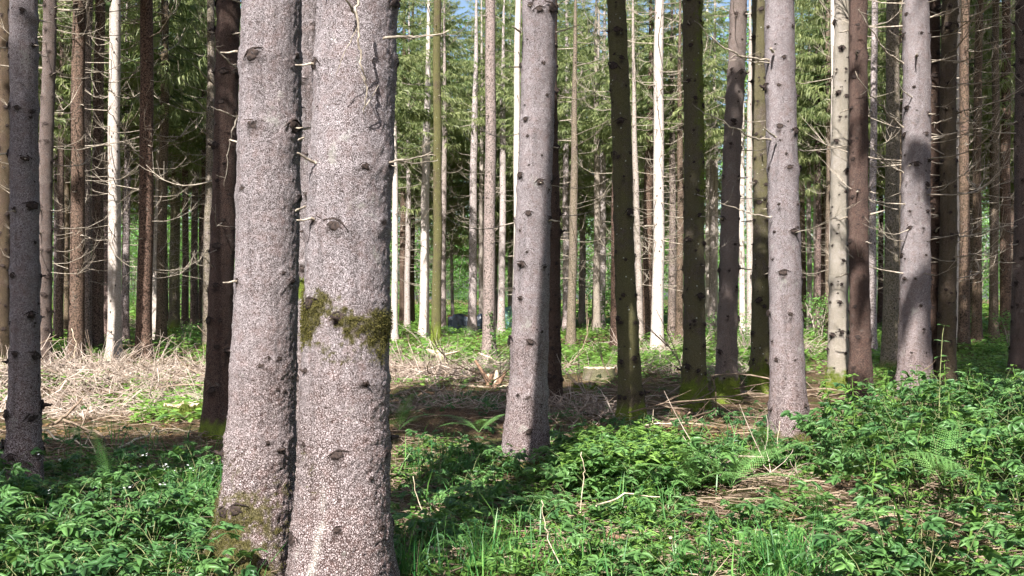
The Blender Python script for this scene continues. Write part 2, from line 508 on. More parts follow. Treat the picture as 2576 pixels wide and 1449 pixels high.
# ------------------------------------------------------------------ the trees: where each stands
# base column, base row, stem width, column at the top edge (all on the 2576 px print), brown, algae, pale (sunlit look put into the bark colour), light, long dead branches, moss height, label
TREES = [
 # the group at the front
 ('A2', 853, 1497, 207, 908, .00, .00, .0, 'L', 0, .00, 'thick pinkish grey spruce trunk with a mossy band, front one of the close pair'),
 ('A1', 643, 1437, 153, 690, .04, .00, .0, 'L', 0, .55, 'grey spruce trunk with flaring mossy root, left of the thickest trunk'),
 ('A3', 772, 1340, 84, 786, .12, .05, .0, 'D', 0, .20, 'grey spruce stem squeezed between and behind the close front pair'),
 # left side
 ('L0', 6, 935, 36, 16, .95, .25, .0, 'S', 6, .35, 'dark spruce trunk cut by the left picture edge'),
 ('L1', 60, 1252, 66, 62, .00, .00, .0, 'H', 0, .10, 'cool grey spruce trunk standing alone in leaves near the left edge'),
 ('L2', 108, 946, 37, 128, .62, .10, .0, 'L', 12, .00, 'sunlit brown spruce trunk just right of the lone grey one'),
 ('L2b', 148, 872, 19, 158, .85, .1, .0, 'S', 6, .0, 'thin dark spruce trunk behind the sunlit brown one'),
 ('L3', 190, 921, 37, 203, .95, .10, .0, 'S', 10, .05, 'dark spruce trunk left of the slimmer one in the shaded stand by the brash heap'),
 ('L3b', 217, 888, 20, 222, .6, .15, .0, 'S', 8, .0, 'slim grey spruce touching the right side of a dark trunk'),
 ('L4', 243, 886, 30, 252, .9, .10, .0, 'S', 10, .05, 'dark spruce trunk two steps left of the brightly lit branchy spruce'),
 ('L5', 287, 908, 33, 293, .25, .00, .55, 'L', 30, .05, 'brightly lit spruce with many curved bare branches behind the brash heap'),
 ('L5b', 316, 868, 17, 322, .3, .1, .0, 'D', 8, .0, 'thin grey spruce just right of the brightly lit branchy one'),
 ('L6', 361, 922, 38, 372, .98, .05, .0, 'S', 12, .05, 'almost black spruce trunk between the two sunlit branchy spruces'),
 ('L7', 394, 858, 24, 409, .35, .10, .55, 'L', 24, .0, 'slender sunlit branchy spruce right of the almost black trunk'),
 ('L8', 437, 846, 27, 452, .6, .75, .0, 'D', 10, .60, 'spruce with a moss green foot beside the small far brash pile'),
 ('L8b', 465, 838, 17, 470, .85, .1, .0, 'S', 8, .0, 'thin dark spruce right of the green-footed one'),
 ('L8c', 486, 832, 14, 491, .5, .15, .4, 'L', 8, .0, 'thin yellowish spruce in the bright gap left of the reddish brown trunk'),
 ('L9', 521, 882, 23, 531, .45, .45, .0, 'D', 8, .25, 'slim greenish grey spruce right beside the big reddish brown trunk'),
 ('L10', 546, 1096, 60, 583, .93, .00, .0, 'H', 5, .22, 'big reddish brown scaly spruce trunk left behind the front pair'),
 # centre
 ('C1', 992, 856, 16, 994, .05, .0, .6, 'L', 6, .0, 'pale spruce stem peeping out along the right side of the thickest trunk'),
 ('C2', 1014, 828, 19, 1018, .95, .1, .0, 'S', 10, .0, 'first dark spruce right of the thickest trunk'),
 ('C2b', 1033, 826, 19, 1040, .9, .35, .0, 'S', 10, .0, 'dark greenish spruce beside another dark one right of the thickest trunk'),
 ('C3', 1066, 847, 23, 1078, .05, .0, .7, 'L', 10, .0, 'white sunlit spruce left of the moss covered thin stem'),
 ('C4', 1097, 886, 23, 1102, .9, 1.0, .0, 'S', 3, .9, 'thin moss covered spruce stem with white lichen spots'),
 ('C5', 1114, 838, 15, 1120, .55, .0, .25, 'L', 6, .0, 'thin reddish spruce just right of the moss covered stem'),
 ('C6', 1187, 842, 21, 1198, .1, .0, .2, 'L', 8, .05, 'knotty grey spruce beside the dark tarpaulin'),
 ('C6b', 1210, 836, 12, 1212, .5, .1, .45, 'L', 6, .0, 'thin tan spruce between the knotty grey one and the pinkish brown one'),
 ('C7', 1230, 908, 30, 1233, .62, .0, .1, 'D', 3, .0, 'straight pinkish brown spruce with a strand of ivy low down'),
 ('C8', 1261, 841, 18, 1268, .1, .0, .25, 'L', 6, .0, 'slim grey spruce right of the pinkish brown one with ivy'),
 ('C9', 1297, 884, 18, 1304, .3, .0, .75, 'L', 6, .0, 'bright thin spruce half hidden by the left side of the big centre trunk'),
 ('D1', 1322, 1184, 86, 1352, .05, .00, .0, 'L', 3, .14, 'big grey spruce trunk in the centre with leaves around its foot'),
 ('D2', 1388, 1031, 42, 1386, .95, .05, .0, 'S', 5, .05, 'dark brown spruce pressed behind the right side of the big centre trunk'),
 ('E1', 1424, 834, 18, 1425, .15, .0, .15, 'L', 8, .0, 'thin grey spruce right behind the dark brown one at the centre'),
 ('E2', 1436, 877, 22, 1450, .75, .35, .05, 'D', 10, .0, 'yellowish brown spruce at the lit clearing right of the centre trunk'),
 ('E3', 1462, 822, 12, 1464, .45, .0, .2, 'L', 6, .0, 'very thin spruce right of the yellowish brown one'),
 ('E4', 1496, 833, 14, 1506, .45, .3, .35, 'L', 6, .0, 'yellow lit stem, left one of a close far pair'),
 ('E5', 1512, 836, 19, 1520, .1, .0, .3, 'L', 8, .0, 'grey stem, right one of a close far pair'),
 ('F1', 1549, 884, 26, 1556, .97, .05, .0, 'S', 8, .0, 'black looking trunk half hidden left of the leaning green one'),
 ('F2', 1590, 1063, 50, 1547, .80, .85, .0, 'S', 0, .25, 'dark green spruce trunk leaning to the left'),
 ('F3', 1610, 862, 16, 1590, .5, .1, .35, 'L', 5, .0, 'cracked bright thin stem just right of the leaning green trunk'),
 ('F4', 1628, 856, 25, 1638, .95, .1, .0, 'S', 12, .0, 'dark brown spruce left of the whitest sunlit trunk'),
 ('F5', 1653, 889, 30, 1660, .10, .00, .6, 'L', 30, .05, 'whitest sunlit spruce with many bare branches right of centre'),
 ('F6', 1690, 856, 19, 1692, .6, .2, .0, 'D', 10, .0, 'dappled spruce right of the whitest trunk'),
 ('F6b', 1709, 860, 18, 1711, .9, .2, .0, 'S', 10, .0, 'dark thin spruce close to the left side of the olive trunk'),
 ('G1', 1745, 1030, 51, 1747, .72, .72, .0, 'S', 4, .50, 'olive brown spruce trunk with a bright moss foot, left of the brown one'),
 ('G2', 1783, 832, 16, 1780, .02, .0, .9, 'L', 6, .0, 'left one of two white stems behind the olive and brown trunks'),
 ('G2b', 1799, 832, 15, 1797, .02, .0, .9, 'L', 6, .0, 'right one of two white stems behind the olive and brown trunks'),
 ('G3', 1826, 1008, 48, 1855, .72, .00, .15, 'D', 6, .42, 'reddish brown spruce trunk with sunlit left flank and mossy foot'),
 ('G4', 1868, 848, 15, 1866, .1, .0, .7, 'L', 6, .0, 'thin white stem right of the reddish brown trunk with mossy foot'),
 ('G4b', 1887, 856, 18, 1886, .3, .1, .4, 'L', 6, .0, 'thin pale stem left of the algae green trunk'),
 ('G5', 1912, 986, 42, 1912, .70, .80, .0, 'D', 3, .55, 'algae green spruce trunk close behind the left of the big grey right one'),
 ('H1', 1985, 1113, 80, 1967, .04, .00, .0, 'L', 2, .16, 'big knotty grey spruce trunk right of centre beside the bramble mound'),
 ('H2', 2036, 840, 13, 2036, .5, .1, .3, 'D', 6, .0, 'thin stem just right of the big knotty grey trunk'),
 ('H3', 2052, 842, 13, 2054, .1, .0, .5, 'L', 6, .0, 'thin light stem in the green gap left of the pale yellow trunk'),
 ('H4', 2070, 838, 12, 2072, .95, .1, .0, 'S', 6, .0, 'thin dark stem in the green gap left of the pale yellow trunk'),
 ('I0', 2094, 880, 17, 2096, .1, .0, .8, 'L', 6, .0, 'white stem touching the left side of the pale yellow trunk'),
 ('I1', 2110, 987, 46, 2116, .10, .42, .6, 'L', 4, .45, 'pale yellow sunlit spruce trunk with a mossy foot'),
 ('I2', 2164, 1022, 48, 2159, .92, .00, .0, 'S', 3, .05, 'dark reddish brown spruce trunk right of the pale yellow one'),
 ('I3', 2196, 902, 19, 2196, .1, .0, .15, 'D', 8, .0, 'slim grey spruce right of the dark reddish brown trunk'),
 ('I4', 2238, 931, 38, 2246, .55, .45, .05, 'H', 10, .20, 'brownish green spruce trunk left of the big grey one near the right'),
 ('J1', 2301, 1016, 74, 2303, .04, .05, .0, 'L', 8, .12, 'big grey knotty spruce trunk near the right behind the leafy shoot'),
 ('J2', 2347, 1002, 34, 2350, .95, .05, .0, 'S', 5, .05, 'dark brown stem behind the right side of the rightmost big grey trunk'),
 ('J3', 2379, 1006, 42, 2391, .85, .35, .0, 'S', 8, .10, 'dark greenish spruce trunk behind the leafy upright shoot'),
 ('J4', 2409, 880, 12, 2412, .1, .0, .55, 'L', 10, .0, 'thin lit stem along the right side of the dark greenish trunk'),
 ('J5', 2424, 890, 27, 2428, .95, .15, .0, 'S', 14, .0, 'dark spruce right of the thin lit stem near the right edge'),
 ('K1', 2456, 872, 23, 2460, .95, .2, .0, 'S', 14, .0, 'dark spruce standing in the green gap near the right edge'),
 ('K2', 2500, 868, 21, 2505, .8, .3, .0, 'D', 12, .0, 'dappled dark spruce left of the widest dark one at the right edge'),
 ('K3', 2530, 862, 27, 2532, .95, .1, .0, 'S', 12, .0, 'dark brown dappled spruce second from the right edge'),
 ('K4', 2563, 943, 40, 2572, .75, .05, .0, 'D', 8, .05, 'brown spruce trunk cut by the right picture edge'),
]

LEAFY = ('C1', 'C2', 'C2b', 'C5', 'C8', 'E1', 'E3', 'F4', 'F6', 'H2', 'H3', 'L7', 'L8', 'L8b', 'L2b', 'L5b')     # live branches reach down into view
class Tree: pass
trees = []
for (key, xb, yb, w, xt, br, al, pa, li, nb, mo, lab) in TREES:
    t = Tree()
    t.key, t.brown, t.algae, t.pale, t.light, t.nb, t.moss, t.label = key, br, al, pa, li, nb, mo, lab
    t.x, t.y = ground_xy(xb, yb)
    t.D = t.y
    t.r = w / 2 / FPX * t.D
    t.ztop = EYE + CY / FPX * t.D
    t.lean = ((xt - CX) / FPX * t.D - t.x) / t.ztop
    t.leany = random.uniform(-.008, .008)
    t.z = tz(t.x, t.y)
    t.H = 25.0 + random.uniform(-2, 2)
    t.group = None
    if t.D > 34:
        t.H = t.ztop + 3.0 if key[0] not in 'JK' else 24.0
    t.crown_base = max(8.5, t.ztop + 0.8) if t.D < 34 else (random.uniform(6.6, 8.6) if key in LEAFY else t.ztop + .8)
    trees.append(t)

# stems further back that nothing tells apart
frng = random.Random(11)
FILL = [(-24.5, -8.3, 33, 62, 32, 'slender shaded spruce in the dense dark stand left of the front trunks', 'spruces of the dark stand on the left'),
        (-5.0, 9.5, 52, 68, 30, 'slender far spruce with drooping green branches in the sunny wood at the back', 'far spruces of the sunny wood'),
        (-6.0, 12.0, 43, 52, 9, 'tall far spruce with long drooping boughs behind the white stems', 'tall leafy spruces behind the white stems'),
        (9.5, 30.0, 38, 64, 34, 'slender spruce in the dark stand behind the big grey trunk near the right', 'spruces of the dark stand on the right')]
for fi, (xa, xc, ya, yc, n, lab, grp) in enumerate(FILL):
    tries = 0
    while n and tries < 3000:
        tries += 1
        y = frng.uniform(ya, yc); x = frng.uniform(xa, xc)
        u, v = uv_of(x, y)
        if u < -40 or u > 2620 or (fi == 0 and u > 560) or (fi in (1, 2) and not 985 < u < 2030) or (fi == 3 and u < 2010):
            continue
        if 1120 < u < 1200 and y < 60:
            continue
        if any((x - t.x) ** 2 + (y - t.y) ** 2 < 1.5 ** 2 for t in trees):
            continue
        t = Tree()
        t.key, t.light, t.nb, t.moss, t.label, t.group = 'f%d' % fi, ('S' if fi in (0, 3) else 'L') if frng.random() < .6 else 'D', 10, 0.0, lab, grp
        t.brown, t.algae, t.pale = frng.choice([.9, .8, .5]) if fi in (0, 3) else frng.choice([.1, .3, .6]), frng.choice([0, .1, .3]), .3 if fi in (1, 2) else 0  # sunlight of the sunny wood painted in as paler bark
        t.x, t.y, t.D = x, y, y
        t.r = frng.uniform(.08, .14) if fi == 1 else frng.uniform(.10, .16)
        t.ztop = EYE + CY / FPX * y
        t.lean, t.leany = frng.uniform(-.012, .012), 0.0
        t.z = tz(x, y); t.H = t.ztop + frng.uniform(1.5, 4) if fi in (1, 2) else frng.uniform(19, 23)
        t.crown_base = frng.uniform(4.0, 7.0) if fi == 1 else frng.uniform(7.0, 9.0) if fi == 2 else frng.uniform(6.5, 8.5)
        trees.append(t); n -= 1
print('trees', len(trees))

def axis_at(t, z):
    """centre of the stem at height z above its foot, in the tree's own frame"""
    z = np.asarray(z, float)
    wob = (0.022 * np.sin(z * 0.55 + t.x * 3) + .007 * np.sin(z * 1.9 + t.x * 5)) * np.clip(z / 3, 0, 1)
    return t.lean * z + wob, t.leany * z

def radius_at(t, z):
    z = np.asarray(z, float)
    r = t.r * (1 - 0.024 * (z - 1.4)) * np.clip((t.H - z) / 9.0, 0.02, 1) ** 0.8
    fl = 0.55 if t.D < 24 and t.D > 7.5 else 0.40
    return r * (1 + fl * np.exp(-np.maximum(z, -0.1) / 0.30) + 0.10 * np.exp(-np.maximum(z, 0) / 1.0))

def make_trunk(t):
    k = random.Random(hash(t.key) % 1000 + int(t.x * 100))
    k = random.Random(int(abs(t.x) * 1000) + int(t.y * 10))
    if t.D < 7.5:
        n, dz = 150, 0.0115
    elif t.D < 12:
        n, dz = 84, 0.022
    elif t.D < 24:
        n, dz = 36, 0.05
    else:
        n, dz = 12, 0.22
    zv = min(t.ztop + 0.7, 15)
    zs = np.concatenate([np.arange(-0.18, zv, dz), np.linspace(zv, t.H, 12)])
    th = np.arange(n) * 2 * math.pi / n
    Z, TH = np.meshgrid(zs, th, indexing='ij')
    r = radius_at(t, Z)
    lob = sum(math.cos(0) * np.cos(kk * TH + k.uniform(0, 6.28)) * a for kk, a in ((3, .35), (5, .3), (2, .3)))
    flare = np.exp(-np.maximum(Z, 0) / 0.20)
    rootang = 0.0
    if t.key == 'A1':
        rootang = 0.55 * np.exp(-((((TH - math.pi * 1.03) + math.pi) % (2 * math.pi) - math.pi) / 0.45) ** 2) * np.exp(-np.maximum(Z, 0) / 0.16)
    r = r * (1 + 0.36 * flare * lob + rootang)
    r = r * (1 + 0.018 * np.cos(2 * TH + k.uniform(0, 6)) + 0.014 * np.cos(3 * TH + 0.3 * Z + k.uniform(0, 6)))
    P = np.stack([np.cos(TH) * t.r, np.sin(TH) * t.r, Z], -1).reshape(-1, 3) + [t.x * 7, t.y * 3, 0]
    disp = (noise(P / 0.16, 5) - .5) * 0.013 * min(1, t.r / .2)
    if t.D < 24:
        disp += (noise(P / 0.045, 6) - .5) * 0.005
    lowf = 1 + 1.4 * np.clip(1.5 - P[:, 2], 0, 1.5) / 1.5
    if t.D < 12:
        disp += np.abs(noise(P / 0.021, 8) - .5) * 0.012 * lowf
    if t.D < 7.5:
        disp += (noise(P / 0.0125, 9) - .5) * 0.006 * lowf
    # branch scars in whorls
    kz, kt, ks = [], [], []
    z = k.uniform(.3, .6)
    while z < zv:
        m = k.randint(3, 6)
        t0 = k.uniform(0, 6.28)
        for i in range(m):
            kz.append(z + k.uniform(-.05, .05)); kt.append(t0 + i * 6.28 / m + k.uniform(-.5, .5)); ks.append(.56 + .95 * k.random() ** 1.6)
        for i in range(k.randint(2, 6)):
            kz.append(z + k.uniform(.06, .4)); kt.append(k.uniform(0, 6.28)); ks.append(k.uniform(.15, .5))
        z += k.uniform(.30, .52)
    t.knots = list(zip(kz, kt, ks))
    knot = np.zeros(len(P))
    zf, tf = Z.ravel(), TH.ravel()
    rr = radius_at(t, zf)
    base = 0.023 if t.D < 24 else 0.03
    for a, b, s in (t.knots if t.D < 24 else ()):
        i0, i1 = np.searchsorted(zs, (a - .16, a + .16))
        if i1 <= i0:
            continue
        sel = slice(i0 * n, i1 * n)
        dth = (tf[sel] - b + math.pi) % (2 * math.pi) - math.pi
        dx = dth * rr[sel]; dzz = zf[sel] - a
        near = np.abs(dx) < .16
        if not near.any():
            continue
        sel = np.arange(i0 * n, i1 * n)[near]; dx = dx[near]; dzz = dzz[near]
        d = np.sqrt(dx ** 2 + (dzz * 1.15) ** 2)
        jag = 1 + 1.3 * (noise(P[sel] / 0.024, 12) - .5) if t.D < 12 else 1.0
        q = d / (base * s * jag * (1.1 if t.D < 12 else 1.25))
        knot[sel] = np.maximum(knot[sel], np.clip(1.5 - q, 0, 1))
        # brow ridge drooping to both sides of the scar
        brow = np.exp(-((dzz - 0.025 + 1.1 * np.abs(dx)) / 0.010) ** 2) * np.exp(-(dx / 0.035) ** 2) * s
        disp[sel] += np.exp(-q ** 2 * .35) * 0.010 * s + brow * 0.006 - np.clip(1 - q, 0, 1) * 0.012 * s
        if t.D < 12 and s > .5:
            knot[sel] = np.maximum(knot[sel], 0.45 * np.exp(-((dzz - 0.012 + 1.1 * np.abs(dx)) / 0.006) ** 2) * np.exp(-(dx / 0.04) ** 2))
    if t.D < 24:
        for a in set(round(kn[0], 1) for kn in t.knots if kn[2] > .55):
            disp += .007 * np.exp(-((zf - a) / .05) ** 2)
    disp = disp.reshape(Z.shape)
    ax, ay = axis_at(t, Z)
    X = ax + (r + disp) * np.cos(TH); Y = ay + (r + disp) * np.sin(TH)
    V = np.stack([X, Y, Z], -1).reshape(-1, 3)
    m_ = len(zs)
    I = np.arange(m_ * n).reshape(m_, n)
    J = np.roll(I, -1, 1)
    F = np.stack([I[:-1], J[:-1], J[1:], I[1:]], -1).reshape(-1, 4)
    moss = np.zeros(len(P))
    mossn = noise(P / 0.11, 21) * .34 + noise(P / 0.042, 22) * .31 + noise(P / 0.0155, 23) * .35 if t.moss or t.key == 'A2' else moss
    if t.moss:
        moss = ss(0.0, 0.30, (t.moss - zf) / max(t.moss, .1) + (mossn - .5) * 1.2)
    if t.key == 'A1':
        side = np.cos(tf - math.pi * 1.18)
        moss = ss(.30, .75, moss * .45 + side * .35 + (mossn - .5) * 1.6)
        moss *= ss(.95, .25, zf)
    if t.key == 'A2':      # band of moss across the stem just above eye height
        a = ((tf - math.pi * 1.5 + math.pi) % (2 * math.pi)) - math.pi
        top = 1.66 - 0.10 * ss(-.9, .6, a); bot = 1.42 - 0.08 * ss(-.4, .9, a)
        e = np.minimum((top - zf) / .07, (zf - bot) / .12)
        moss = ss(-.25, .75, np.clip(e, -2.4, .85) + (mossn - .5) * 5.2 - .25 * ss(-.75, -.1, a) + .12 * ss(.3, .8, a))
        moss = np.maximum(moss, 0.55 * ss(.60, .75, mossn) * np.exp(-((zf - .72) / .22) ** 2) * ss(.2, -.6, a))
    if t.key == 'A3':
        moss = np.maximum(moss, ss(.4, .6, np.exp(-((zf - 1.66) / .09) ** 2) * (.5 + mossn)))
    if t.key == 'G1':
        side = np.cos(tf + .4)
        moss = np.maximum(moss, .9 * ss(.5, .8, mossn * .7 + .35 * side) * (ss(2.2, 3.2, zf)))
    streak = np.zeros(len(P))
    if t.key == 'A2':
        a = ((tf - math.pi * 1.5 + math.pi) % (2 * math.pi)) - math.pi
        streak = .4 * np.exp(-((a + .30 + .05 * np.sin(zf * 9)) / .07) ** 2) * ss(.75, .45, zf) * ss(.25, .6, noise(P / .05, 31))
    me = mk_mesh('trunk', V, F, {'knot': knot, 'moss': np.clip(moss, 0, 1), 'streak': streak}, smooth=True)
    t.surface = (V.reshape(m_, n, 3), zs, th, np.clip(moss, 0, 1).reshape(m_, n))
    return me

for t in trees:
    root = link('spruce_tree', None, loc=(t.x, t.y, t.z))
    root.empty_display_size = 0.3
    tag(root, t.label, 'tree', t.group or 'spruce trunks that can be told apart')
    t.root = root
    o = link('trunk', make_trunk(t), M_BARK if t.D < 24 or t.key == 'C4' else M_BARKFAR, root)
    t.trunk = o
    o['brown'], o['algae'], o['pale'] = float(t.brown), float(t.algae), float(t.pale)

# ------------------------------------------------------------------ branch shapes
def dead_branch(r, L=1.0, side=5, thick=0.0085, n=8, ns=4):
    """bare branch growing along +X and curving up; L about 1 m"""
    a = r.uniform(-.35, .15); up = r.uniform(.5, 1.3); bend = r.uniform(-.4, .4)
    pts = [np.zeros(3)]
    for i in range(n - 1):
        f = i / (n - 2)
        el = a + up * f ** 1.5 + r.uniform(-.10, .10)
        az = bend * f + r.uniform(-.12, .12)
        pts.append(pts[-1] + L / (n - 1) * np.array([math.cos(el) * math.cos(az), math.cos(el) * math.sin(az), math.sin(el)]))
    pts = np.array(pts)
    pts[0, 0] -= 0.03
    parts = [tube(pts, np.linspace(thick, thick * .32, n), ns, ns == 4)]
    for _ in range(side):
        i = r.randint(2, n - 2)
        p = pts[i]; d = pts[i + 1] - pts[i]; d /= np.linalg.norm(d)
        ang = r.choice([-1, 1]) * r.uniform(.4, 1.0)
        d = np.array([d[0] * math.cos(ang) - d[1] * math.sin(ang), d[0] * math.sin(ang) + d[1] * math.cos(ang), d[2] + r.uniform(-.3, .3)])
        l = L * r.uniform(.12, .38)
        q = [p, p + d * l * .5, p + d * l + np.array([0, 0, l * r.uniform(-.05, .35)])]
        if ns == 3:
            q = [q[0], q[2]]
        parts.append(tube(np.array(q), np.linspace(thick * .42, thick * .2, len(q)), 3))
    V, F, _v = join(parts)
    return V, F

brr = random.Random(3)
def knot_shape(r):
    """scar of a lost branch: ragged dark mouth with a brow of bark above; faces +X"""
    n = 11
    V, F = [(-.004, 0, -.1)], []
    rim = [r.uniform(.6, 1.15) for _ in range(n)]
    for k_ in range(n):
        a = k_ * 6.283 / n
        V.append((.004, rim[k_] * math.cos(a) * 1.15, rim[k_] * math.sin(a) * .8))
    for k_ in range(n):
        a = k_ * 6.283 / n
        V.append((.012 + r.uniform(-.004, .004), rim[k_] * .62 * math.cos(a + .1), rim[k_] * .5 * math.sin(a + .1)))
    for k_ in range(n):
        j = (k_ + 1) % n
        F += [(1 + k_, 1 + j, 1 + n + j), (1 + k_, 1 + n + j, 1 + n + k_), (0, 1 + n + k_, 1 + n + j)]
    V = np.array(V, float); V[:, 0] *= 20; V[:, 0] += .1; V *= .03
    w = r.uniform(1.3, 2.4)
    arch = np.array([(.1 - .2 * abs(q), q * w, .95 - .9 * abs(q) ** 1.3 + r.uniform(-.1, .1)) for q in np.linspace(-1, 1, 6)]) * .03
    parts = [(V, np.array(F)), tube(arch, np.array([.05, .12, .2, .2, .12, .05]) * .03, 4)]
    if r.random() < .45:
        parts.append(tube(np.array([(0, 0, 0), (.8, r.uniform(-.2, .2), .15), (1.5, r.uniform(-.5, .5), r.uniform(0, .6))]) * .03, np.array([.42, .32, .2]) * .03, 5, True))
    Vv, Ff, _ = join(parts)
    return mk_mesh('knot', Vv, Ff)
KNOT_ME = [knot_shape(brr) for _ in range(10)]
for me in KNOT_ME:
    me.materials.append(M_KNOT)
DEADS = [dead_branch(brr, 1.0, brr.randint(2, 7)) for _ in range(14)]
FARDEADS = [dead_branch(brr, 1.0, 4, .0085, 5, 3) for _ in range(10)]
DEAD_ME = [mk_mesh('dead_branch', *d) for d in DEADS]
def stub_shape(r):
    el = r.uniform(-.2, .5)
    pts = np.array([[-.03, 0, 0], [.03, 0, .01], [.07, r.uniform(-.01, .01), .07 * math.sin(el)], [.115, r.uniform(-.02, .02), .12 * math.sin(el)]])
    return tube(pts, [.013, .008, .006, .004], 5, True)
STUBS = [stub_shape(brr) for _ in range(5)]
STUB_ME = [mk_mesh('branch_stub', *s) for s in STUBS]
for me in DEAD_ME + STUB_ME:
    me.materials.append(M_DEAD)

for t in trees:
    if t.D > 24:
        continue
    k = random.Random(int(abs(t.x) * 531) + int(t.y * 17))
    S_, zs_, th_, _m = t.surface
    for (kz_, kt_, ks_) in t.knots:
        a = kt_ % (2 * math.pi)
        if kz_ > t.ztop + .1 or math.sin(a - math.atan2(t.x, t.y) * -1) > .25 or kz_ < .25:
            continue
        i = min(int(np.searchsorted(zs_, kz_)), len(zs_) - 1); j = int(round(a / (2 * math.pi) * len(th_))) % len(th_)
        o = link('knot', k.choice(KNOT_ME), None, t.trunk, tuple(float(q) for q in S_[i, j]), a, ks_ * k.uniform(.75, 1.15) * (1.0 if t.D < 8 else 1.2))
        o.rotation_euler = (k.uniform(-.5, .5), 0, a)
for t in trees:
    k = random.Random(int(abs(t.x) * 777) + int(t.y * 13))
    whorl = [kn for kn in t.knots if kn[2] > .55]
    n_long = t.nb
    if t.D < 34 and t.group is None:
        # every bare branch is a part
        cand = [kn for kn in whorl if kn[0] > (1.9 if t.D > 14 else 1.6) and kn[0] < t.ztop + .3]
        k.shuffle(cand)
        n_long = int(n_long * 1.3)
        for kn in cand[:n_long]:
            ax, ay = axis_at(t, kn[0]); rr = float(radius_at(t, kn[0]))
            L = k.uniform(.45, 1.0) * (1.9 if n_long >= 20 else 1.25)
            o = link('dead_branch', k.choice(DEAD_ME), None, t.root, (float(ax) + rr * math.cos(kn[1]), float(ay) + rr * math.sin(kn[1]), kn[0]), kn[1], (L, L, L * k.uniform(.7, 1.1)))
        for kn in cand[n_long:n_long + (8 if t.D < 16 else 9)]:
            ax, ay = axis_at(t, kn[0]); rr = float(radius_at(t, kn[0]))
            S = k.uniform(.5, 1.2) * (1.0 if t.D < 16 else 1.7)
            o = link('branch_stub', k.choice(STUB_ME), None, t.root, (float(ax) + rr * math.cos(kn[1]), float(ay) + rr * math.sin(kn[1]), kn[0]), kn[1], S)
    if t.nb and (t.D >= 34 or t.group or t.nb >= 8):
        # too far to pick the twigs apart
        kr = np.random.default_rng(int(t.y * 100))
        n = (22 if t.key == 'f0' else 16 + 3 * t.nb) if t.D > 34 or t.group else 12 + t.nb
        z = kr.uniform(1.8, min(t.crown_base + 2.5, t.ztop + .5), n)
        a = kr.uniform(0, 6.28, n)
        L = kr.uniform(.35, 1.0, n) * (1.6 + .08 * z)
        ax, ay = axis_at(t, z); rr = radius_at(t, z)
        pos = np.stack([ax + rr * np.cos(a), ay + rr * np.sin(a), z], 1)
        V, F, _v = merge(FARDEADS, kr.integers(0, len(FARDEADS), n), pos, rotm(a) * L[:, None, None])
        o = link('bare_twigs', mk_mesh('bare_twigs', V, F), M_DEAD, t.root)
        o['kind'] = 'stuff'

# ------------------------------------------------------------------ live spruce branches
def spruce_branch(r, nrib, wid, lenf, spine_sides=3):
    """live branch along +X, unit length, branchlets hanging like a comb"""
    n = 6
    pts = []
    dr = r.uniform(.25, .55)
    for i in range(n):
        f = i / (n - 1)
        pts.append((f, .06 * math.sin(3 * f + r.uniform(0, 3)), -dr * f + dr * .9 * f * f))
    pts = np.array(pts)
    parts = [tube(pts[::1 if nrib > 20 else 2], np.linspace(.010, .003, n)[::1 if nrib > 20 else 2], spine_sides)]
    parts[0] = (*parts[0], np.zeros(len(parts[0][0])) - .4)
    for j in range(nrib):
        f = r.uniform(.18, 1.0)
        i = min(int(f * (n - 1)), n - 2); g = f * (n - 1) - i
        p = pts[i] * (1 - g) + pts[i + 1] * g
        side = r.choice([-1, 1])
        l = lenf * r.uniform(.5, 1.0) * (1.1 - .55 * f)
        out = r.uniform(.25, .8) if r.random() < .75 else r.uniform(.0, .2)
        d1 = np.array([r.uniform(.1, .6), side * out, -.25]); d1 /= np.linalg.norm(d1)
        d2 = np.array([r.uniform(.0, .3), side * out * .45, -r.uniform(.5, 1.1)]); d2 /= np.linalg.norm(d2)
        q1 = p + d1 * l * .5; q2 = q1 + d2 * l * .5
        wv = np.cross(d1 + d2, np.array([r.uniform(-1, 1), r.uniform(-1, 1), r.uniform(-.4, .4)]))
        wv /= np.linalg.norm(wv) + 1e-6
        w = wid * r.uniform(.7, 1.3)
        V = np.array([p + wv * w * .3, p - wv * w * .3, q1 + wv * w * .6, q1 - wv * w * .5, q2 + wv * w * .12, q2 - wv * w * .12])
        parts.append((V, np.array([(0, 1, 3), (0, 3, 2), (2, 3, 5), (2, 5, 4)]), np.full(6, r.uniform(-.25, .35))))
    return join(parts)

lb = random.Random(5)
LIVE = [spruce_branch(lb, 96, .0115, .24) for _ in range(6)]
COARSE = [spruce_branch(lb, 11, .075, .42) for _ in range(5)]

def crown_mesh(r, base, H, Lmax, dens=1.0):
    pos, a, L, p = [], [], [], []
    z = base
    while z < H:
        f = (H - z) / (H - base)
        for i in range(int(5 * dens + r.random())):
            pos.append((0, 0, z + r.uniform(-.2, .2)))
            a.append(r.uniform(0, 6.28)); L.append(Lmax * (f ** .7) * r.uniform(.55, 1.1) * (0.75 if z - base < .6 else 1) + .25)
            p.append(r.uniform(-.25, .2))
        z += r.uniform(.32, .5)
    n = len(pos)
    kr = np.random.default_rng(r.randint(0, 9999))
    M = rotm(np.array(a), np.array(p), kr.uniform(-.4, .4, n)) * np.array(L)[:, None, None]
    V, F, v = merge(LIVE, kr.integers(0, len(LIVE), n), np.array(pos), M, kr.uniform(.2, .75, n))
    return mk_mesh('crown', V, F, {'tint': v})
CROWNS = [crown_mesh(lb, 0.0, 11, 2.7 + .3 * i) for i in range(3)]
for me in CROWNS:
    me.materials.append(M_NEEDLE)

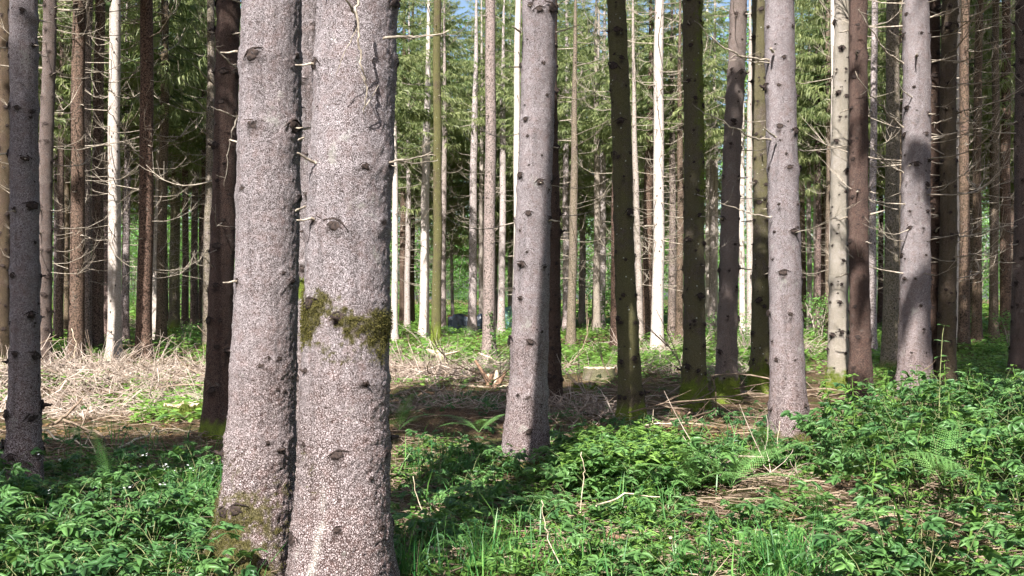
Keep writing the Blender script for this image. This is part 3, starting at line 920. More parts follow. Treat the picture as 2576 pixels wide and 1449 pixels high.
# what the sun reaches and what stays in the shade; branches overhead follow from it
def perp_ok(C, S, rad):
    """True where no sample ray S (n,3) passes within rad of points C (m,3), on the sunward side"""
    if not len(S):
        return np.ones(len(C), bool)
    ok = np.ones(len(C), bool)
    for i in range(0, len(C), 2000):
        q = C[i:i + 2000, None, :] - S[None]
        a = q @ SUN
        d2 = (q * q).sum(-1) - a * a
        ok[i:i + 2000] = ~((d2 < rad * rad) & (a > 0)).any(1)
    return ok

lit, shade = [], []
for t in trees:
    zz = np.linspace(.1, t.ztop + .2, 14)
    ax, ay = axis_at(t, zz)
    P = np.stack([t.x + ax, t.y + ay, t.z + zz], 1)
    if t.light == 'L':
        lit.append(P)
    elif t.light in 'SD' and t.key[0] in 'JK' or t.light == 'S' and t.D < 36:
        shade.append(P)
def patch(u0, u1, v0, v1, n, dst, z=0.1):
    for _ in range(n):
        u, v = rng.uniform(u0, u1), 1 / rng.uniform(1 / v1, 1 / v0)
        x, y = ground_xy(u, v)
        dst.append(np.array([[x, y, z]]))
patch(-60, 520, 912, 1010, 60, lit)
patch(140, 545, 1005, 1075, 34, lit)
patch(985, 1275, 918, 975, 30, lit)
patch(1420, 1960, 890, 952, 40, lit)
patch(1450, 1565, 930, 966, 16, lit, .25)
patch(985, 2250, 828, 895, 110, lit)
patch(2000, 2110, 860, 960, 12, lit)
for _ in range(52):                     # sunny spots in the undergrowth at the front
    u, v = rng.uniform(1000, 2560), rng.uniform(1140, 1430)
    patch(u - 80, u + 80, v - 35, v + 35, 5, lit, .3)
for _ in range(170):                    # boughs of the sunny wood at the back
    D = rng.uniform(29, 52); u, v = rng.uniform(1000, 2230), rng.uniform(20, 640)
    lit.append(at(u, v, D)[None])
patch(0, 560, 1120, 1225, 22, shade)
patch(0, 560, 1300, 1440, 10, shade)
for _ in range(5):
    u, v = rng.uniform(0, 540), rng.uniform(1210, 1430)
    patch(u - 60, u + 60, v - 30, v + 30, 5, lit, .3)
patch(1000, 1950, 1000, 1110, 50, shade)
patch(130, 530, 835, 895, 30, shade)
patch(2380, 2576, 850, 1000, 20, shade)
lit = np.concatenate(lit); shade = np.concatenate(shade)

def in_view(C):
    y = np.maximum(C[:, 1], .01)
    u, v = uv_of(C[:, 0], y, C[:, 2])
    return (C[:, 1] > .5) & (u > -120) & (u < 2700) & (v > -60)

def build_branches(origin, z, a, L, seed, lit_rad=.55):
    """drop the branches that would stand in a sunbeam"""
    kr = np.random.default_rng(seed)
    d = np.stack([np.cos(a), np.sin(a), -.15 + 0 * a], 1)
    keep = np.ones(len(z), bool)
    for f in (.25, .6, .95):
        C = origin + d * (L * f)[:, None]
        C[:, 2] += z
        keep &= perp_ok(C, lit, lit_rad)
        keep &= ~in_view(C)
    pos = origin.copy(); pos[:, 2] += z
    n = len(z)
    M = rotm(a, kr.uniform(-.1, .15, n), kr.uniform(-.3, .3, n)) * L[:, None, None]
    return pos[keep], M[keep], keep

crowns = {}
for i, t in enumerate(trees):
    if t.D > 34 and t.crown_base > 8.7 and t.key != 'f2' and not t.key.startswith(('J', 'K')):
        continue
    if t.D > 30 and (t.crown_base < 8.7 or t.key == 'f2'):
        s = random.uniform(.9, 1.1)
        link('crown', random.choice(CROWNS), None, t.root, (t.lean * t.crown_base, 0, t.crown_base), random.uniform(0, 6.28), (s, s, (t.H - t.crown_base) / 11))
        continue
    kr = np.random.default_rng(i)
    nw = int((t.H - t.crown_base) / .75)
    z = np.repeat(t.crown_base + np.arange(nw) * .75, 5) + kr.uniform(-.2, .2, nw * 5)
    a = kr.uniform(0, 6.28, len(z))
    L = 2.5 * np.clip((t.H - z) / (t.H - t.crown_base), .1, 1) ** .7 * kr.uniform(.6, 1.1, len(z)) + .2
    org = np.stack([t.x + t.lean * z, t.y + t.leany * z, np.full(len(z), t.z)], 1)
    pos, M, keep = build_branches(org, z, a, L, i)
    crowns[i] = [[pos], [M]]
# more boughs where the stand is shaded; wherever no tree of the picture carries them, an unseen tree is added
txy = np.array([[t.x, t.y] for t in trees]); out_trees = []
kr = np.random.default_rng(99)
extra = {}
for rep in range(9):
    zc = kr.uniform(10.5, 20, len(shade))
    C = shade + SUN * ((zc - shade[:, 2]) / SUN[2])[:, None] + kr.normal(0, .35, (len(shade), 3))
    for c in C:
        allxy = np.concatenate([txy, np.array(out_trees)]) if out_trees else txy
        d = np.hypot(*(allxy - c[:2]).T)
        d[:len(txy)][np.array([i not in crowns for i in range(len(txy))])] = 99
        j = int(d.argmin())
        if d[j] > 2.6:
            ang = kr.uniform(0, 6.28)
            nxy = c[:2] + 1.2 * np.array([math.cos(ang), math.sin(ang)])
            if nxy[1] > -1.0 and abs(nxy[0]) < .56 * max(nxy[1], 0) + 1.0:
                continue
            if np.hypot(*nxy) < 1.2:
                continue
            q = np.array([[nxy[0], nxy[1], zz] for zz in np.arange(0, 20, .5)])
            if not perp_ok(q, lit, .22).all():
                continue
            out_trees.append(nxy); j = len(allxy)
            d = np.append(d, 1.2)
        p0 = np.concatenate([txy, np.array(out_trees)])[j] if out_trees else txy[j]
        v = c[:2] - p0
        extra.setdefault(j, []).append((c[2] + .1, math.atan2(v[1], v[0]), float(np.hypot(*v)) + .7))
outs = [[], []]
for j, lst in extra.items():
    z, a, L = (np.array(q) for q in zip(*lst))
    p0 = txy[j] if j < len(txy) else out_trees[j - len(txy)]
    org = np.stack([np.full(len(z), p0[0]), np.full(len(z), p0[1]), np.zeros(len(z))], 1)
    pos, M, keep = build_branches(org, z, a, L, j + 500, .5)
    tgt = crowns[j] if j < len(txy) else outs
    tgt[0].append(pos); tgt[1].append(M)
for i, (ps, Ms) in crowns.items():
    t = trees[i]
    pos, M = np.concatenate(ps), np.concatenate(Ms)
    if not len(pos):
        continue
    kr = np.random.default_rng(i + 40)
    V, F, v = merge(COARSE, kr.integers(0, len(COARSE), len(pos)), pos - [t.x, t.y, t.z], M, kr.uniform(.2, .8, len(pos)))
    o = link('crown', mk_mesh('crown', V, F, {'tint': v}), M_CANOPY, t.root)
if out_trees:
    pos, M = np.concatenate(outs[0]), np.concatenate(outs[1])
    kr = np.random.default_rng(77)
    V, F, v = merge(COARSE, kr.integers(0, len(COARSE), len(pos)), pos, M, kr.uniform(.2, .8, len(pos)))
    wood = link('shade_spruces', None)  # unseen trees put in to cast shade into the view
    tag(wood, 'unseen spruces added around and behind the viewer to cast shade', 'wood', kind='stuff')
    link('canopy', mk_mesh('canopy', V, F, {'tint': v}), M_CANOPY, wood)
    parts = []
    for x, y in out_trees:
        parts.append(tube(np.array([[x, y, -.1], [x, y, .4], [x, y, 10], [x, y, 22]]), [.24, .18, .14, .03], 8))
    V, F, _v = join(parts)
    o = link('trunks', mk_mesh('trunks', V, F, {'knot': _v, 'moss': _v, 'streak': _v}, smooth=True), M_BARK, wood)
    o['kind'] = 'stuff'
    o['brown'], o['algae'], o['pale'] = .4, .1, .0
print('outside trees', len(out_trees), 'lit', len(lit), 'shade', len(shade))
#PART2

# ------------------------------------------------------------------ bare branches one can follow on the near trunks
def tree_of(key):
    return next(t for t in trees if t.key == key)

def custom_branch(key, pts, r0, r1, name='dead_branch', side=0, label=None):
    """pts: (column, row, distance) read on the print; the branch becomes a part of that tree"""
    t = tree_of(key)
    W = np.array([at(*p) for p in pts]) - [t.x, t.y, t.z]
    # smooth the polyline a little and make it crooked
    f = np.linspace(0, len(W) - 1, 5 * (len(W) - 1) + 1)
    S = np.stack([np.interp(f, np.arange(len(W)), W[:, i]) for i in range(3)], 1)
    L = np.linalg.norm(W[-1] - W[0])
    kr = np.random.default_rng(int(abs(pts[0][0] * 3 + pts[0][1])))
    S[1:] += kr.normal(0, .009 * L, (len(S) - 1, 3))
    parts = [tube(S, np.linspace(r0, r1, len(S)), 5, True)]
    for _ in range(side):
        i = kr.integers(2, len(S) - 1)
        d = kr.normal(0, 1, 3); d[1] *= .5; d /= np.linalg.norm(d)
        l = L * kr.uniform(.08, .22)
        parts.append(tube(np.array([S[i], S[i] + d * l * .6, S[i] + d * l + [0, 0, .1 * l]]), [r1 * 1.1, r1 * .8, r1 * .5], 3))
    V, F, _v = join(parts)
    o = link(name, mk_mesh(name, V, F), M_DEAD, t.root)
    if label:
        o['label'] = label

d2 = tree_of('A2').D
custom_branch('A2', [(905, 62, d2 - .20), (888, 28, d2 - .27), (872, 0, d2 - .33), (850, -34, d2 - .4)], .0085, .005, label='dark branch leaving the upper trunk')
custom_branch('A2', [(897, -30, d2 - .42), (899, 40, d2 - .42), (905, 120, d2 - .40), (914, 180, d2 - .37), (921, 225, d2 - .33), (918, 290, d2 - .27)], .0075, .003, side=2, label='pale thin branch hanging down in front of the trunk')
custom_branch('A2', [(898, 68, d2 - .42), (868, 130, d2 - .40), (845, 188, d2 - .36)], .003, .0016)
custom_branch('A2', [(965, 97, d2 - .19), (1010, 92, d2 - .22), (1060, 92, d2 - .26), (1130, 79, d2 - .3)], .0085, .003, side=3)
custom_branch('A2', [(1005, 93, d2 - .22), (1030, 98, d2 - .20), (1075, 86, d2 - .18)], .005, .002)
custom_branch('A2', [(976, 410, d2 - .12), (1000, 404, d2 - .12), (1045, 398, d2 - .16), (1086, 384, d2 - .2)], .007, .003, side=1)
custom_branch('A2', [(1004, 405, d2 - .12), (1040, 412, d2 - .08), (1102, 403, d2 - .05)], .005, .0022, side=1)
custom_branch('A2', [(795, 410, d2 - .15), (770, 398, d2 - .19), (748, 384, d2 - .24)], .0085, .005, 'branch_stub')
custom_branch('A1', [(752, 352, 6.25), (764, 346, 6.15)], .008, .005, 'branch_stub')
custom_branch('A1', [(745, 530, 6.25), (768, 520, 6.1)], .007, .005, 'branch_stub')
d1 = tree_of('L10').D
custom_branch('L10', [(613, 185, d1), (580, 160, d1 - .3), (540, 118, d1 - .5), (530, 102, d1 - .6)], .012, .004, side=3)
custom_branch('L10', [(609, 300, d1), (570, 285, d1 - .3), (530, 268, d1 - .4)], .012, .005, side=2)
custom_branch('L10', [(612, 8, d1 - .1), (585, 0, d1 - .3), (552, -14, d1 - .5)], .012, .006, side=2)
custom_branch('L10', [(540, 215, d1 + .1), (505, 178, d1 - .2), (484, 158, d1 - .3)], .010, .004, side=2)
custom_branch('L10', [(540, 298, d1 + .1), (510, 268, d1 - .2), (486, 244, d1 - .3)], .010, .004, side=1)
custom_branch('L10', [(542, 357, d1 + .1), (510, 330, d1 - .1), (478, 298, d1 - .3)], .009, .004, side=1)
custom_branch('L10', [(600, 290, d1 - .25), (585, 330, d1 - .35), (577, 360, d1 - .34), (572, 420, d1 - .34), (565, 470, d1 - .3)], .010, .003, side=2, label='thin branch drooping across the brown bark')
custom_branch('L10', [(548, 690, d1), (525, 660, d1 - .2), (492, 625, d1 - .3)], .009, .004, side=2)
dd = tree_of('D1').D
custom_branch('D1', [(1310, 82, dd - .12), (1298, 72, dd - .25), (1288, 66, dd - .3)], .012, .006, 'branch_stub')
custom_branch('D1', [(1388, 84, dd), (1420, 76, dd - .05), (1460, 62, dd - .1)], .011, .004, side=3)
custom_branch('D1', [(1388, 370, dd), (1404, 372, dd - .1)], .009, .006, 'branch_stub')
dh = tree_of('H1').D
custom_branch('H1', [(1937, 152, dh - .05), (1880, 145, dh - .25), (1830, 126, dh - .4), (1790, 96, dh - .5), (1745, 52, dh - .6)], .014, .004, side=5)
custom_branch('H1', [(1937, 158, dh - .05), (1890, 155, dh - .2), (1850, 140, dh - .3)], .009, .003, side=2)
custom_branch('H1', [(1940, 351, dh - .05), (1890, 345, dh - .3), (1840, 318, dh - .45), (1790, 292, dh - .55), (1740, 262, dh - .6)], .012, .004, side=4)
custom_branch('H1', [(1952, 345, dh - .18), (1935, 335, dh - .32), (1922, 320, dh - .4)], .012, .007, 'branch_stub')
custom_branch('H1', [(1945, 130, dh - .15), (1938, 122, dh - .26)], .018, .013, 'branch_stub')
custom_branch('H1', [(1940, 545, dh - .1), (1900, 540, dh - .2), (1860, 525, dh - .3), (1810, 510, dh - .4)], .011, .003, side=4)
dj = tree_of('J1').D
custom_branch('J1', [(2338, 158, dj), (2370, 150, dj - .2), (2410, 138, dj - .4)], .016, .007, side=2)
custom_branch('J1', [(2338, 312, dj), (2360, 308, dj - .2), (2395, 296, dj - .3)], .014, .006, side=2)
custom_branch('J1', [(2338, 348, dj), (2400, 335, dj - .3), (2450, 322, dj - .5)], .015, .005, side=3)
custom_branch('J1', [(2272, 320, dj - .1), (2230, 280, dj - .4), (2190, 238, dj - .6), (2150, 180, dj - .8)], .017, .005, side=5)
custom_branch('J1', [(2272, 160, dj - .1), (2230, 130, dj - .4), (2190, 75, dj - .7), (2160, 20, dj - .9)], .017, .005, side=5)
custom_branch('J1', [(2272, 435, dj - .1), (2230, 410, dj - .4), (2185, 370, dj - .6)], .015, .005, side=4)
custom_branch('J1', [(2336, 45, dj), (2380, 30, dj - .2), (2440, 8, dj - .4)], .014, .005, side=2)

# moss tufts that stand out from the bark of the front pair
def moss_part(key, n, size, mat=None):
    t = tree_of(key)
    S, zs, th, mo = t.surface
    kr = np.random.default_rng(8)
    w = (mo > .12) & (S[:, :, 1] < 0.10)
    ii, jj = np.where(w)
    if not len(ii):
        return
    wt = mo[ii, jj] ** 1.5
    pk = kr.choice(len(ii), n, p=wt / wt.sum())
    P = S[ii[pk], jj[pk]] + kr.normal(0, .006, (n, 3))
    a = th[jj[pk]] + kr.normal(0, .7, n)
    tuft = (np.array([[0, -.16, 0], [0, .16, 0], [.55, .10, -.05], [1, 0, -.25]]), np.array([(0, 1, 2), (0, 2, 3)]))
    M = rotm(a, kr.uniform(-1.2, .5, n), kr.uniform(-1.5, 1.5, n)) * (size * kr.uniform(.5, 1.3, n))[:, None, None]
    V, F, v = merge([tuft], np.zeros(n, int), P, M, kr.uniform(0, 1, n))
    o = link('moss', mk_mesh('moss', V, F, {'tint': v}), mat or M_MOSSGREEN, t.trunk)
    o['kind'] = 'stuff'
moss_part('A2', 8000, .0115, M_MOSS)
moss_part('A1', 8000, .0115, M_MOSS)
moss_part('D1', 1500, .022)
moss_part('H1', 1500, .024)
moss_part('G1', 2500, .028)
moss_part('G3', 1800, .028)
moss_part('G5', 1800, .028)
moss_part('I1', 1500, .028)

# ivy climbing the pinkish brown trunk
def leaf_quad():
    return np.array([[0, 0, 0], [.5, -.34, .06], [1, 0, -.05], [.5, .34, .06]]), np.array([(0, 1, 2), (0, 2, 3)])
LQ = leaf_quad()
t7 = tree_of('C7')
kr = np.random.default_rng(4)
n = 120
z = kr.uniform(.15, 1.25, n)
a = -1.35 + .25 * np.sin(z * 3) + kr.normal(0, .22, n)
rr = radius_at(t7, z) + .01
P = np.stack([t7.lean * z + rr * np.cos(a), rr * np.sin(a), z], 1)
V, F, v = merge([LQ], np.zeros(n, int), P, rotm(a + kr.normal(0, .8, n), kr.uniform(-1.2, .2, n), kr.uniform(-1, 1, n)) * kr.uniform(.035, .065, n)[:, None, None], kr.uniform(0, .5, n))
o = link('ivy', mk_mesh('ivy', V, F, {'tint': v}), M_HERB, t7.trunk)
o['kind'] = 'stuff'

# ------------------------------------------------------------------ things at the back: covered stacks, shrubs of the wood's edge
def covered_stack(w, d, h, seed, sag):
    nx_, ny_ = 26, 14
    k = np.random.default_rng(seed)
    P, Fq = [], []
    # cross section profile walked from front hem over the top to the back hem
    prof = [(-d / 2 - .06, 0.02), (-d / 2 - .02, h * .35), (-d / 2, h * .7), (-d / 2 + .03, h * .95), (-d / 2 + .14, h), (-d * .2, h * 1.02), (0, h * 1.03), (d * .25, h * 1.0), (d / 2 - .1, h * .98), (d / 2, h * .9), (d / 2 + .03, h * .5), (d / 2 + .06, 0.02)]
    for i in range(nx_):
        f = i / (nx_ - 1)
        x = (f - .5) * w
        drop = sag * (.5 + .5 * math.sin(f * 9 + seed)) * .12
        for j, (py, pz) in enumerate(prof):
            fold = .05 * math.sin(f * 40 + j * .6 + seed) * (1 - pz / h) + k.normal(0, .012)
            P.append((x + k.normal(0, .008), py + fold, max(0.0, pz - drop * (pz / h)) + k.normal(0, .008)))
    m = len(prof)
    for i in range(nx_ - 1):
        for j in range(m - 1):
            Fq.append((i * m + j, (i + 1) * m + j, (i + 1) * m + j + 1, i * m + j + 1))
    return np.array(P), np.array(Fq)

def log_ends(w, d, h, seed, r0):
    k = random.Random(seed)
    out = []
    z = r0
    row = 0
    while z < h - r0 * .6:
        y = -d / 2 + r0 + (r0 if row % 2 else 0)
        while y < d / 2 - r0 * .5:
            out.append((y, z, r0 * k.uniform(.8, 1.0)))
            y += 2 * r0
        z += 1.75 * r0; row += 1
    return out

sx, sy = ground_xy(1172, 838)
st = link('covered_log_stack', None, loc=(sx, sy, tz(sx, sy)))
tag(st, 'dark blue tarpaulin over a wood stack far back between the thin trunks', 'wood stack')
V, F = covered_stack(1.55, .9, .86, 2, 1.0)
link('tarpaulin', mk_mesh('tarpaulin', V, F, smooth=True), M_TARP, st)
for (y, z, r_) in log_ends(1.4, .8, .80, 3, .09):
    V, F = tube(np.array([[-.80, y, z], [-.4, y, z], [.3, y, z], [.72, y, z]]), [r_, r_, r_, r_], 8, True)
    link('log', mk_mesh('log', V, F), M_ROT, st)
sx, sy = ground_xy(1278, 826)
st = link('covered_stack', None, loc=(sx, sy, tz(sx, sy)))
tag(st, 'pale turquoise tarpaulin peeping out beside the big centre trunk', 'covered stack')
V, F = covered_stack(.55, .8, 1.15, 5, .6)
link('tarpaulin', mk_mesh('tarpaulin', V, F, smooth=True), M_TARP2, st)

def shrub_mesh(r, H, W, n, leaf):
    kr = np.random.default_rng(r)
    nc = 26
    c = np.stack([kr.normal(0, W * .30, nc), kr.normal(0, W * .26, nc), H * kr.uniform(.06, .95, nc) ** .9], 1)
    c[:, :2] *= (1.15 - .6 * (c[:, 2:] / H))
    i = kr.integers(0, nc, n)
    P = c[i] + kr.normal(0, 1, (n, 3)) * np.array([.42, .42, .26]) * (W / 3.6)
    P[:, 2] = np.maximum(P[:, 2], .05)
    M = rotm(kr.uniform(0, 6.28, n), kr.uniform(-.7, .3, n), kr.uniform(-.7, .7, n)) * (leaf * kr.uniform(.6, 1.3, n))[:, None, None]
    v = np.clip(kr.uniform(.1, .8, nc)[i] + kr.normal(0, .15, n), 0, 1)
    V, F, v = merge([LQ], np.zeros(n, int), P, M, v)
    leaves = mk_mesh('foliage', V, F, {'tint': v})
    leaves.materials.append(M_EDGE)
    parts = []
    for q in c[::3]:
        b = np.array([q[0] * .12, q[1] * .12, -.1])
        parts.append(tube(np.array([b, b * .5 + q * .5 + [0, 0, .2], q]), [.035, .022, .008], 4))
    V, F, _v = join(parts)
    stems = mk_mesh('stems', V, F)
    stems.materials.append(M_DEAD)
    return leaves, stems
SHRUBS = [shrub_mesh(50 + i, 6.0, 4.6, 9000, .105) for i in range(4)]
SMALL = [shrub_mesh(70 + i, 1.3, 1.5, 900, .075) for i in range(3)]

def shrub(kind, x, y, s, label, group=None, rz=None, sz=1.0):
    root = link('broadleaf_shrub', None, loc=(x, y, tz(x, y)))
    root.rotation_euler = (0, 0, random.uniform(0, 6.28) if rz is None else rz)
    root.scale = (s, s, s * sz)
    tag(root, label, 'shrub', group)
    link('foliage', kind[0], None, root)
    link('stems', kind[1], None, root)
for i in range(24):
    x = -52 + i * 4.5 + random.uniform(-1.5, 1.5)
    shrub(random.choice(SHRUBS), x, 98 + random.uniform(-5, 5), random.uniform(1.0, 1.8), 'bright green broadleaf shrub at the sunny far edge of the wood', 'shrubs along the far edge of the wood')
for i in range(22):
    x = -42 + i * 4.0 + random.uniform(-1.5, 1.5)
    shrub(random.choice(SHRUBS), x, 80 + random.uniform(-4, 4), random.uniform(.4, .8), 'bright green broadleaf shrub at the sunny far edge of the wood', 'shrubs along the far edge of the wood')
for i in range(17):
    x = -72 + i * 9.0 + random.uniform(-2, 2)
    y = 122 + random.uniform(-6, 8)
    root = link('broadleaf_tree', None, loc=(x, y, tz(x, y)))
    tag(root, 'tall sunlit broadleaf tree closing the view far behind the spruces', 'tree', 'tall broadleaf trees beyond the clearing')
    for q in range(2):
        k_ = random.choice(SHRUBS); s = random.uniform(4.4, 5.8)
        link('crown', k_[0], None, root, (q * 1.5, q * 2.0, 0), random.uniform(0, 6.28), (s * .8, s * .8, s))
    link('trunk', SHRUBS[0][1], None, root, None, 0, (2.5, 2.5, 3.5))
for (u, v, s, lab) in ((1120, 852, .38, 'leafy low shrub in front of the dark tarpaulin'),
                       (1176, 862, .42, 'leafy low shrub at the foot of the knotty grey far spruce'),
                       (2062, 858, 1.25, 'bright leafy shrub in the gap left of the pale yellow trunk'),
                       (2440, 868, .9, 'leafy shrub under the dark spruces near the right edge'),
                       (2545, 900, .9, 'leafy shrub at the right edge below the brown trunk'),
                       (1290, 852, .8, 'leafy low shrub left behind the big centre trunk'),
                       (1800, 872, .8, 'green shrub between the olive and the reddish brown trunk'),
                       (1880, 885, .8, 'green shrub left of the algae green trunk'),
                       (470, 880, .6, 'low green shrub left of the big reddish brown trunk'),
                       (1900, 838, 1.6, 'large green shrub far behind the algae green trunk'),
                       (1555, 838, 1.7, 'large green shrub far behind the leaning green trunk')):
    x, y = ground_xy(u, v)
    shrub(random.choice(SMALL), x, y, s, lab)

# ------------------------------------------------------------------ stumps
def stump(name, u, v, wpx, hpx, label, moss, seed, pale_top=True, rough=.03, pale=0.0):
    x, y = ground_xy(u, v)
    r_ = wpx / 2 / FPX * y; h = hpx / FPX * y
    k = random.Random(seed)
    n, m = 36, 9
    root = link(name, None, loc=(x, y, tz(x, y) - .02))
    tag(root, label, 'stump')
    V = []
    ph = [k.uniform(0, 6.28) for _ in range(4)]
    for i in range(m):
        f = i / (m - 1)
        for j in range(n):
            a = j * 2 * math.pi / n
            rr = r_ * (.86 + .22 * math.exp(-f * 3.5) * (1 + .5 * math.cos(5 * a + ph[0])) + .03 * math.cos(3 * a + ph[1]) + k.uniform(-.012, .012))
            V.append((rr * math.cos(a), rr * math.sin(a), -.06 + (h + .06) * f + (k.uniform(-rough, rough) if f == 1 else 0)))
    I = np.arange(n * m).reshape(m, n); J = np.roll(I, -1, 1)
    F = np.stack([I[:-1], J[:-1], J[1:], I[1:]], -1).reshape(-1, 4)
    V = np.array(V)
    mo = np.clip(moss + .5 * (noise(V / .12, 3) - .5) * (moss > 0), 0, 1)
    o = link('bark', mk_mesh('bark', V, F, {'knot': mo * 0, 'moss': mo, 'streak': mo * 0}, True), M_BARK, root)
    o['brown'], o['algae'], o['pale'] = .8 - .7 * pale, .2, pale
    top = V[-n:] * [.99, .99, 1] + [0, 0, .002]
    Vt = np.concatenate([top, top * [.5, .5, 1], [[0, 0, h + .004]]])
    Vt[n:2 * n, 2] = h + .003
    Ft = [(j, (j + 1) % n, n + (j + 1) % n) for j in range(n)] + [(j, n + (j + 1) % n, n + j) for j in range(n)] + [(n + j, n + (j + 1) % n, 2 * n) for j in range(n)]
    link('cut_face', mk_mesh('cut_face', Vt, np.array(Ft)), M_CUT if pale_top else M_ROT, root)  # pale cut wood on top, otherwise the darker rotten wood
    if moss > .3:
        kr = np.random.default_rng(seed)
        nn = 1600
        pk = kr.integers(n, n * m, nn)
        P = V[pk] + kr.normal(0, .02, (nn, 3))
        tuft = (np.array([[0, -.16, 0], [0, .16, 0], [.55, .10, -.05], [1, 0, -.25]]), np.array([(0, 1, 2), (0, 2, 3)]))
        M = rotm(np.arctan2(P[:, 1], P[:, 0]) + kr.normal(0, .8, nn), kr.uniform(-1, .6, nn), kr.uniform(-1, 1, nn)) * kr.uniform(.015, .04, nn)[:, None, None]
        Vm, Fm, v = merge([tuft], np.zeros(nn, int), P, M, kr.uniform(0, .8, nn))
        o = link('moss', mk_mesh('moss', Vm, Fm, {'tint': v}), M_MOSSGREEN, root)
        o['kind'] = 'stuff'
    return root
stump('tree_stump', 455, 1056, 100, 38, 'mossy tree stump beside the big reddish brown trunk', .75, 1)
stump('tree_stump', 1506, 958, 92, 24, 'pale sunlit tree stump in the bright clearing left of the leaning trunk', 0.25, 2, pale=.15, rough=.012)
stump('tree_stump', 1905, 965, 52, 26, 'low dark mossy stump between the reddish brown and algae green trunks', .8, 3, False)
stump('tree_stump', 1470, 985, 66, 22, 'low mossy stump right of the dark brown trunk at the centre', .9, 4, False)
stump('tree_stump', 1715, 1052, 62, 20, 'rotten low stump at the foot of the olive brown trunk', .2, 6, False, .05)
# broken snag with planks of split wood
x, y = ground_xy(1240, 976)
sn = link('broken_stump', None, loc=(x, y, tz(x, y)))
tag(sn, 'broken splintered stump left of the big centre trunk', 'stump')
kk = random.Random(9)
for (a, l, w_, el) in ((2.6, .62, .050, .95), (.25, .55, .045, .30), (2.9, .75, .030, .10), (.6, .40, .06, .9), (1.4, .35, .07, 1.2), (5.2, .30, .06, 1.1), (3.4, .28, .07, 1.2)):
    d = np.array([math.cos(a) * math.cos(el), math.sin(a) * math.cos(el) * .5, math.sin(el)])
    b = np.array([kk.uniform(-.12, .12), kk.uniform(-.1, .1), -.03])
    V, F = tube(np.array([b, b + d * l * .5 + [0, 0, .01], b + d * l]), [w_, w_ * .85, w_ * .35], 5, True)
    link('splinter', mk_mesh('splinter', V, F), M_ROT if kk.random() < .5 else M_CUT, sn)

# ------------------------------------------------------------------ brash, fallen branches and litter
def brash_shape(r, L=1.0, side=8):
    n = 6
    pts = np.array([[f * L, .10 * math.sin(f * 3 + r.uniform(0, 6)), .10 * math.sin(f * 2.4 + r.uniform(0, 6))] for f in np.linspace(0, 1, n)])
    parts = [tube(pts, np.linspace(.011, .004, n), 3)]
    for _ in range(side):
        i = r.randint(0, n - 2)
        p = pts[i]
        ang = r.choice([-1, 1]) * r.uniform(.6, 1.3); up = r.uniform(-.7, .9); l = r.uniform(.2, .55) * L
        d = np.array([math.cos(ang), math.sin(ang), up]); d /= np.linalg.norm(d)
        e = np.array([d[0], d[1] * .5, -.9]); c = r.uniform(.3, .8)
        parts.append(tube(np.array([p, p + d * l * .5, p + d * l * .85 + e * l * .25 * c, p + d * l + e * l * .55 * c]), [.0052, .0044, .0034, .0022], 3))
    V, F, _v = join(parts)
    return V, F
BRASH = [brash_shape(brr) for _ in range(8)]

def brash_heap(label, cx, cyy, rx, ry, h, n, seed, scale=1.0, name='brash_heap'):
    kr = np.random.default_rng(seed)
    a = kr.uniform(0, 6.28, n); q = kr.uniform(0, 1, n) ** .6
    x = cx + rx * q * np.cos(a); y = cyy + ry * q * np.sin(a)
    z = terrain(x, y) + kr.uniform(0, 1, n) ** 1.3 * h * (1 - q ** 2) + .02
    M = rotm(kr.uniform(0, 6.28, n), kr.normal(.02, .14, n), kr.uniform(0, 6.28, n)) * (scale * np.where(kr.uniform(0, 1, n) < .10, 1.5, 1) * kr.uniform(.4, 1.2, n))[:, None, None]
    V, F, v = merge(BRASH, kr.integers(0, len(BRASH), n), np.stack([x, y, z], 1), M, kr.uniform(0, 1, n) ** 1.3)
    o = link(name, mk_mesh(name, V, F, {'tint': v}), M_BRASH)
    tag(o, label, 'brushwood', kind='stuff')
brash_heap('big sunlit heap of pale dry spruce twigs behind the lone grey trunk', -6.9, 19.3, 3.1, 2.1, .24, 430, 1)
brash_heap('sunlit dry twigs at the left edge of the clearing', -9.7, 20.6, 1.9, 1.8, .10, 130, 2)
brash_heap('pale dry twig heap below the moss covered thin stem', -1.75, 22.2, 1.9, 1.5, .14, 230, 3)
brash_heap('dry curved twigs piled beside the white sunlit stem', -2.6, 28.5, 1.9, 1.0, .40, 34, 4, 1.3)
brash_heap('small far twig pile at the green-footed spruce', -15.3, 46, 1.4, .8, .7, 70, 5, 1.3)
brash_heap('flat pale debris on the clearing floor right of the cut stump', 3.0, 22.4, 2.4, 1.2, .06, 80, 6)
brash_heap('pale twigs on the ground between the big grey right trunk and the yellow one', 7.6, 30.0, 2.0, 3.0, .25, 110, 7)
brash_heap('thin dry twigs at the foot of the whitest trunk', 4.4, 31.0, 1.7, 1.5, .25, 80, 8)
brash_heap('tangle of dry stems at the right edge behind the brambles', 5.9, 12.3, .8, .7, .30, 60, 9, .8)
brash_heap('grey dead twigs lying between the centre trunk and the leaning trunk', .95, 14.6, .95, 1.0, .20, 60, 10, .8)
brash_heap('dead branch with arching bare twigs among the ferns', 2.05, 9.4, .30, .28, .16, 10, 11, .6)
brash_heap('dead twigs hanging over the small bank right of the front pair', -1.05, 14.4, .75, .6, .25, 50, 12, .8)
brash_heap('dry twigs in the shaded strip behind the lone grey trunk', -5.4, 15.6, 3.0, 1.3, .10, 130, 13, .9)

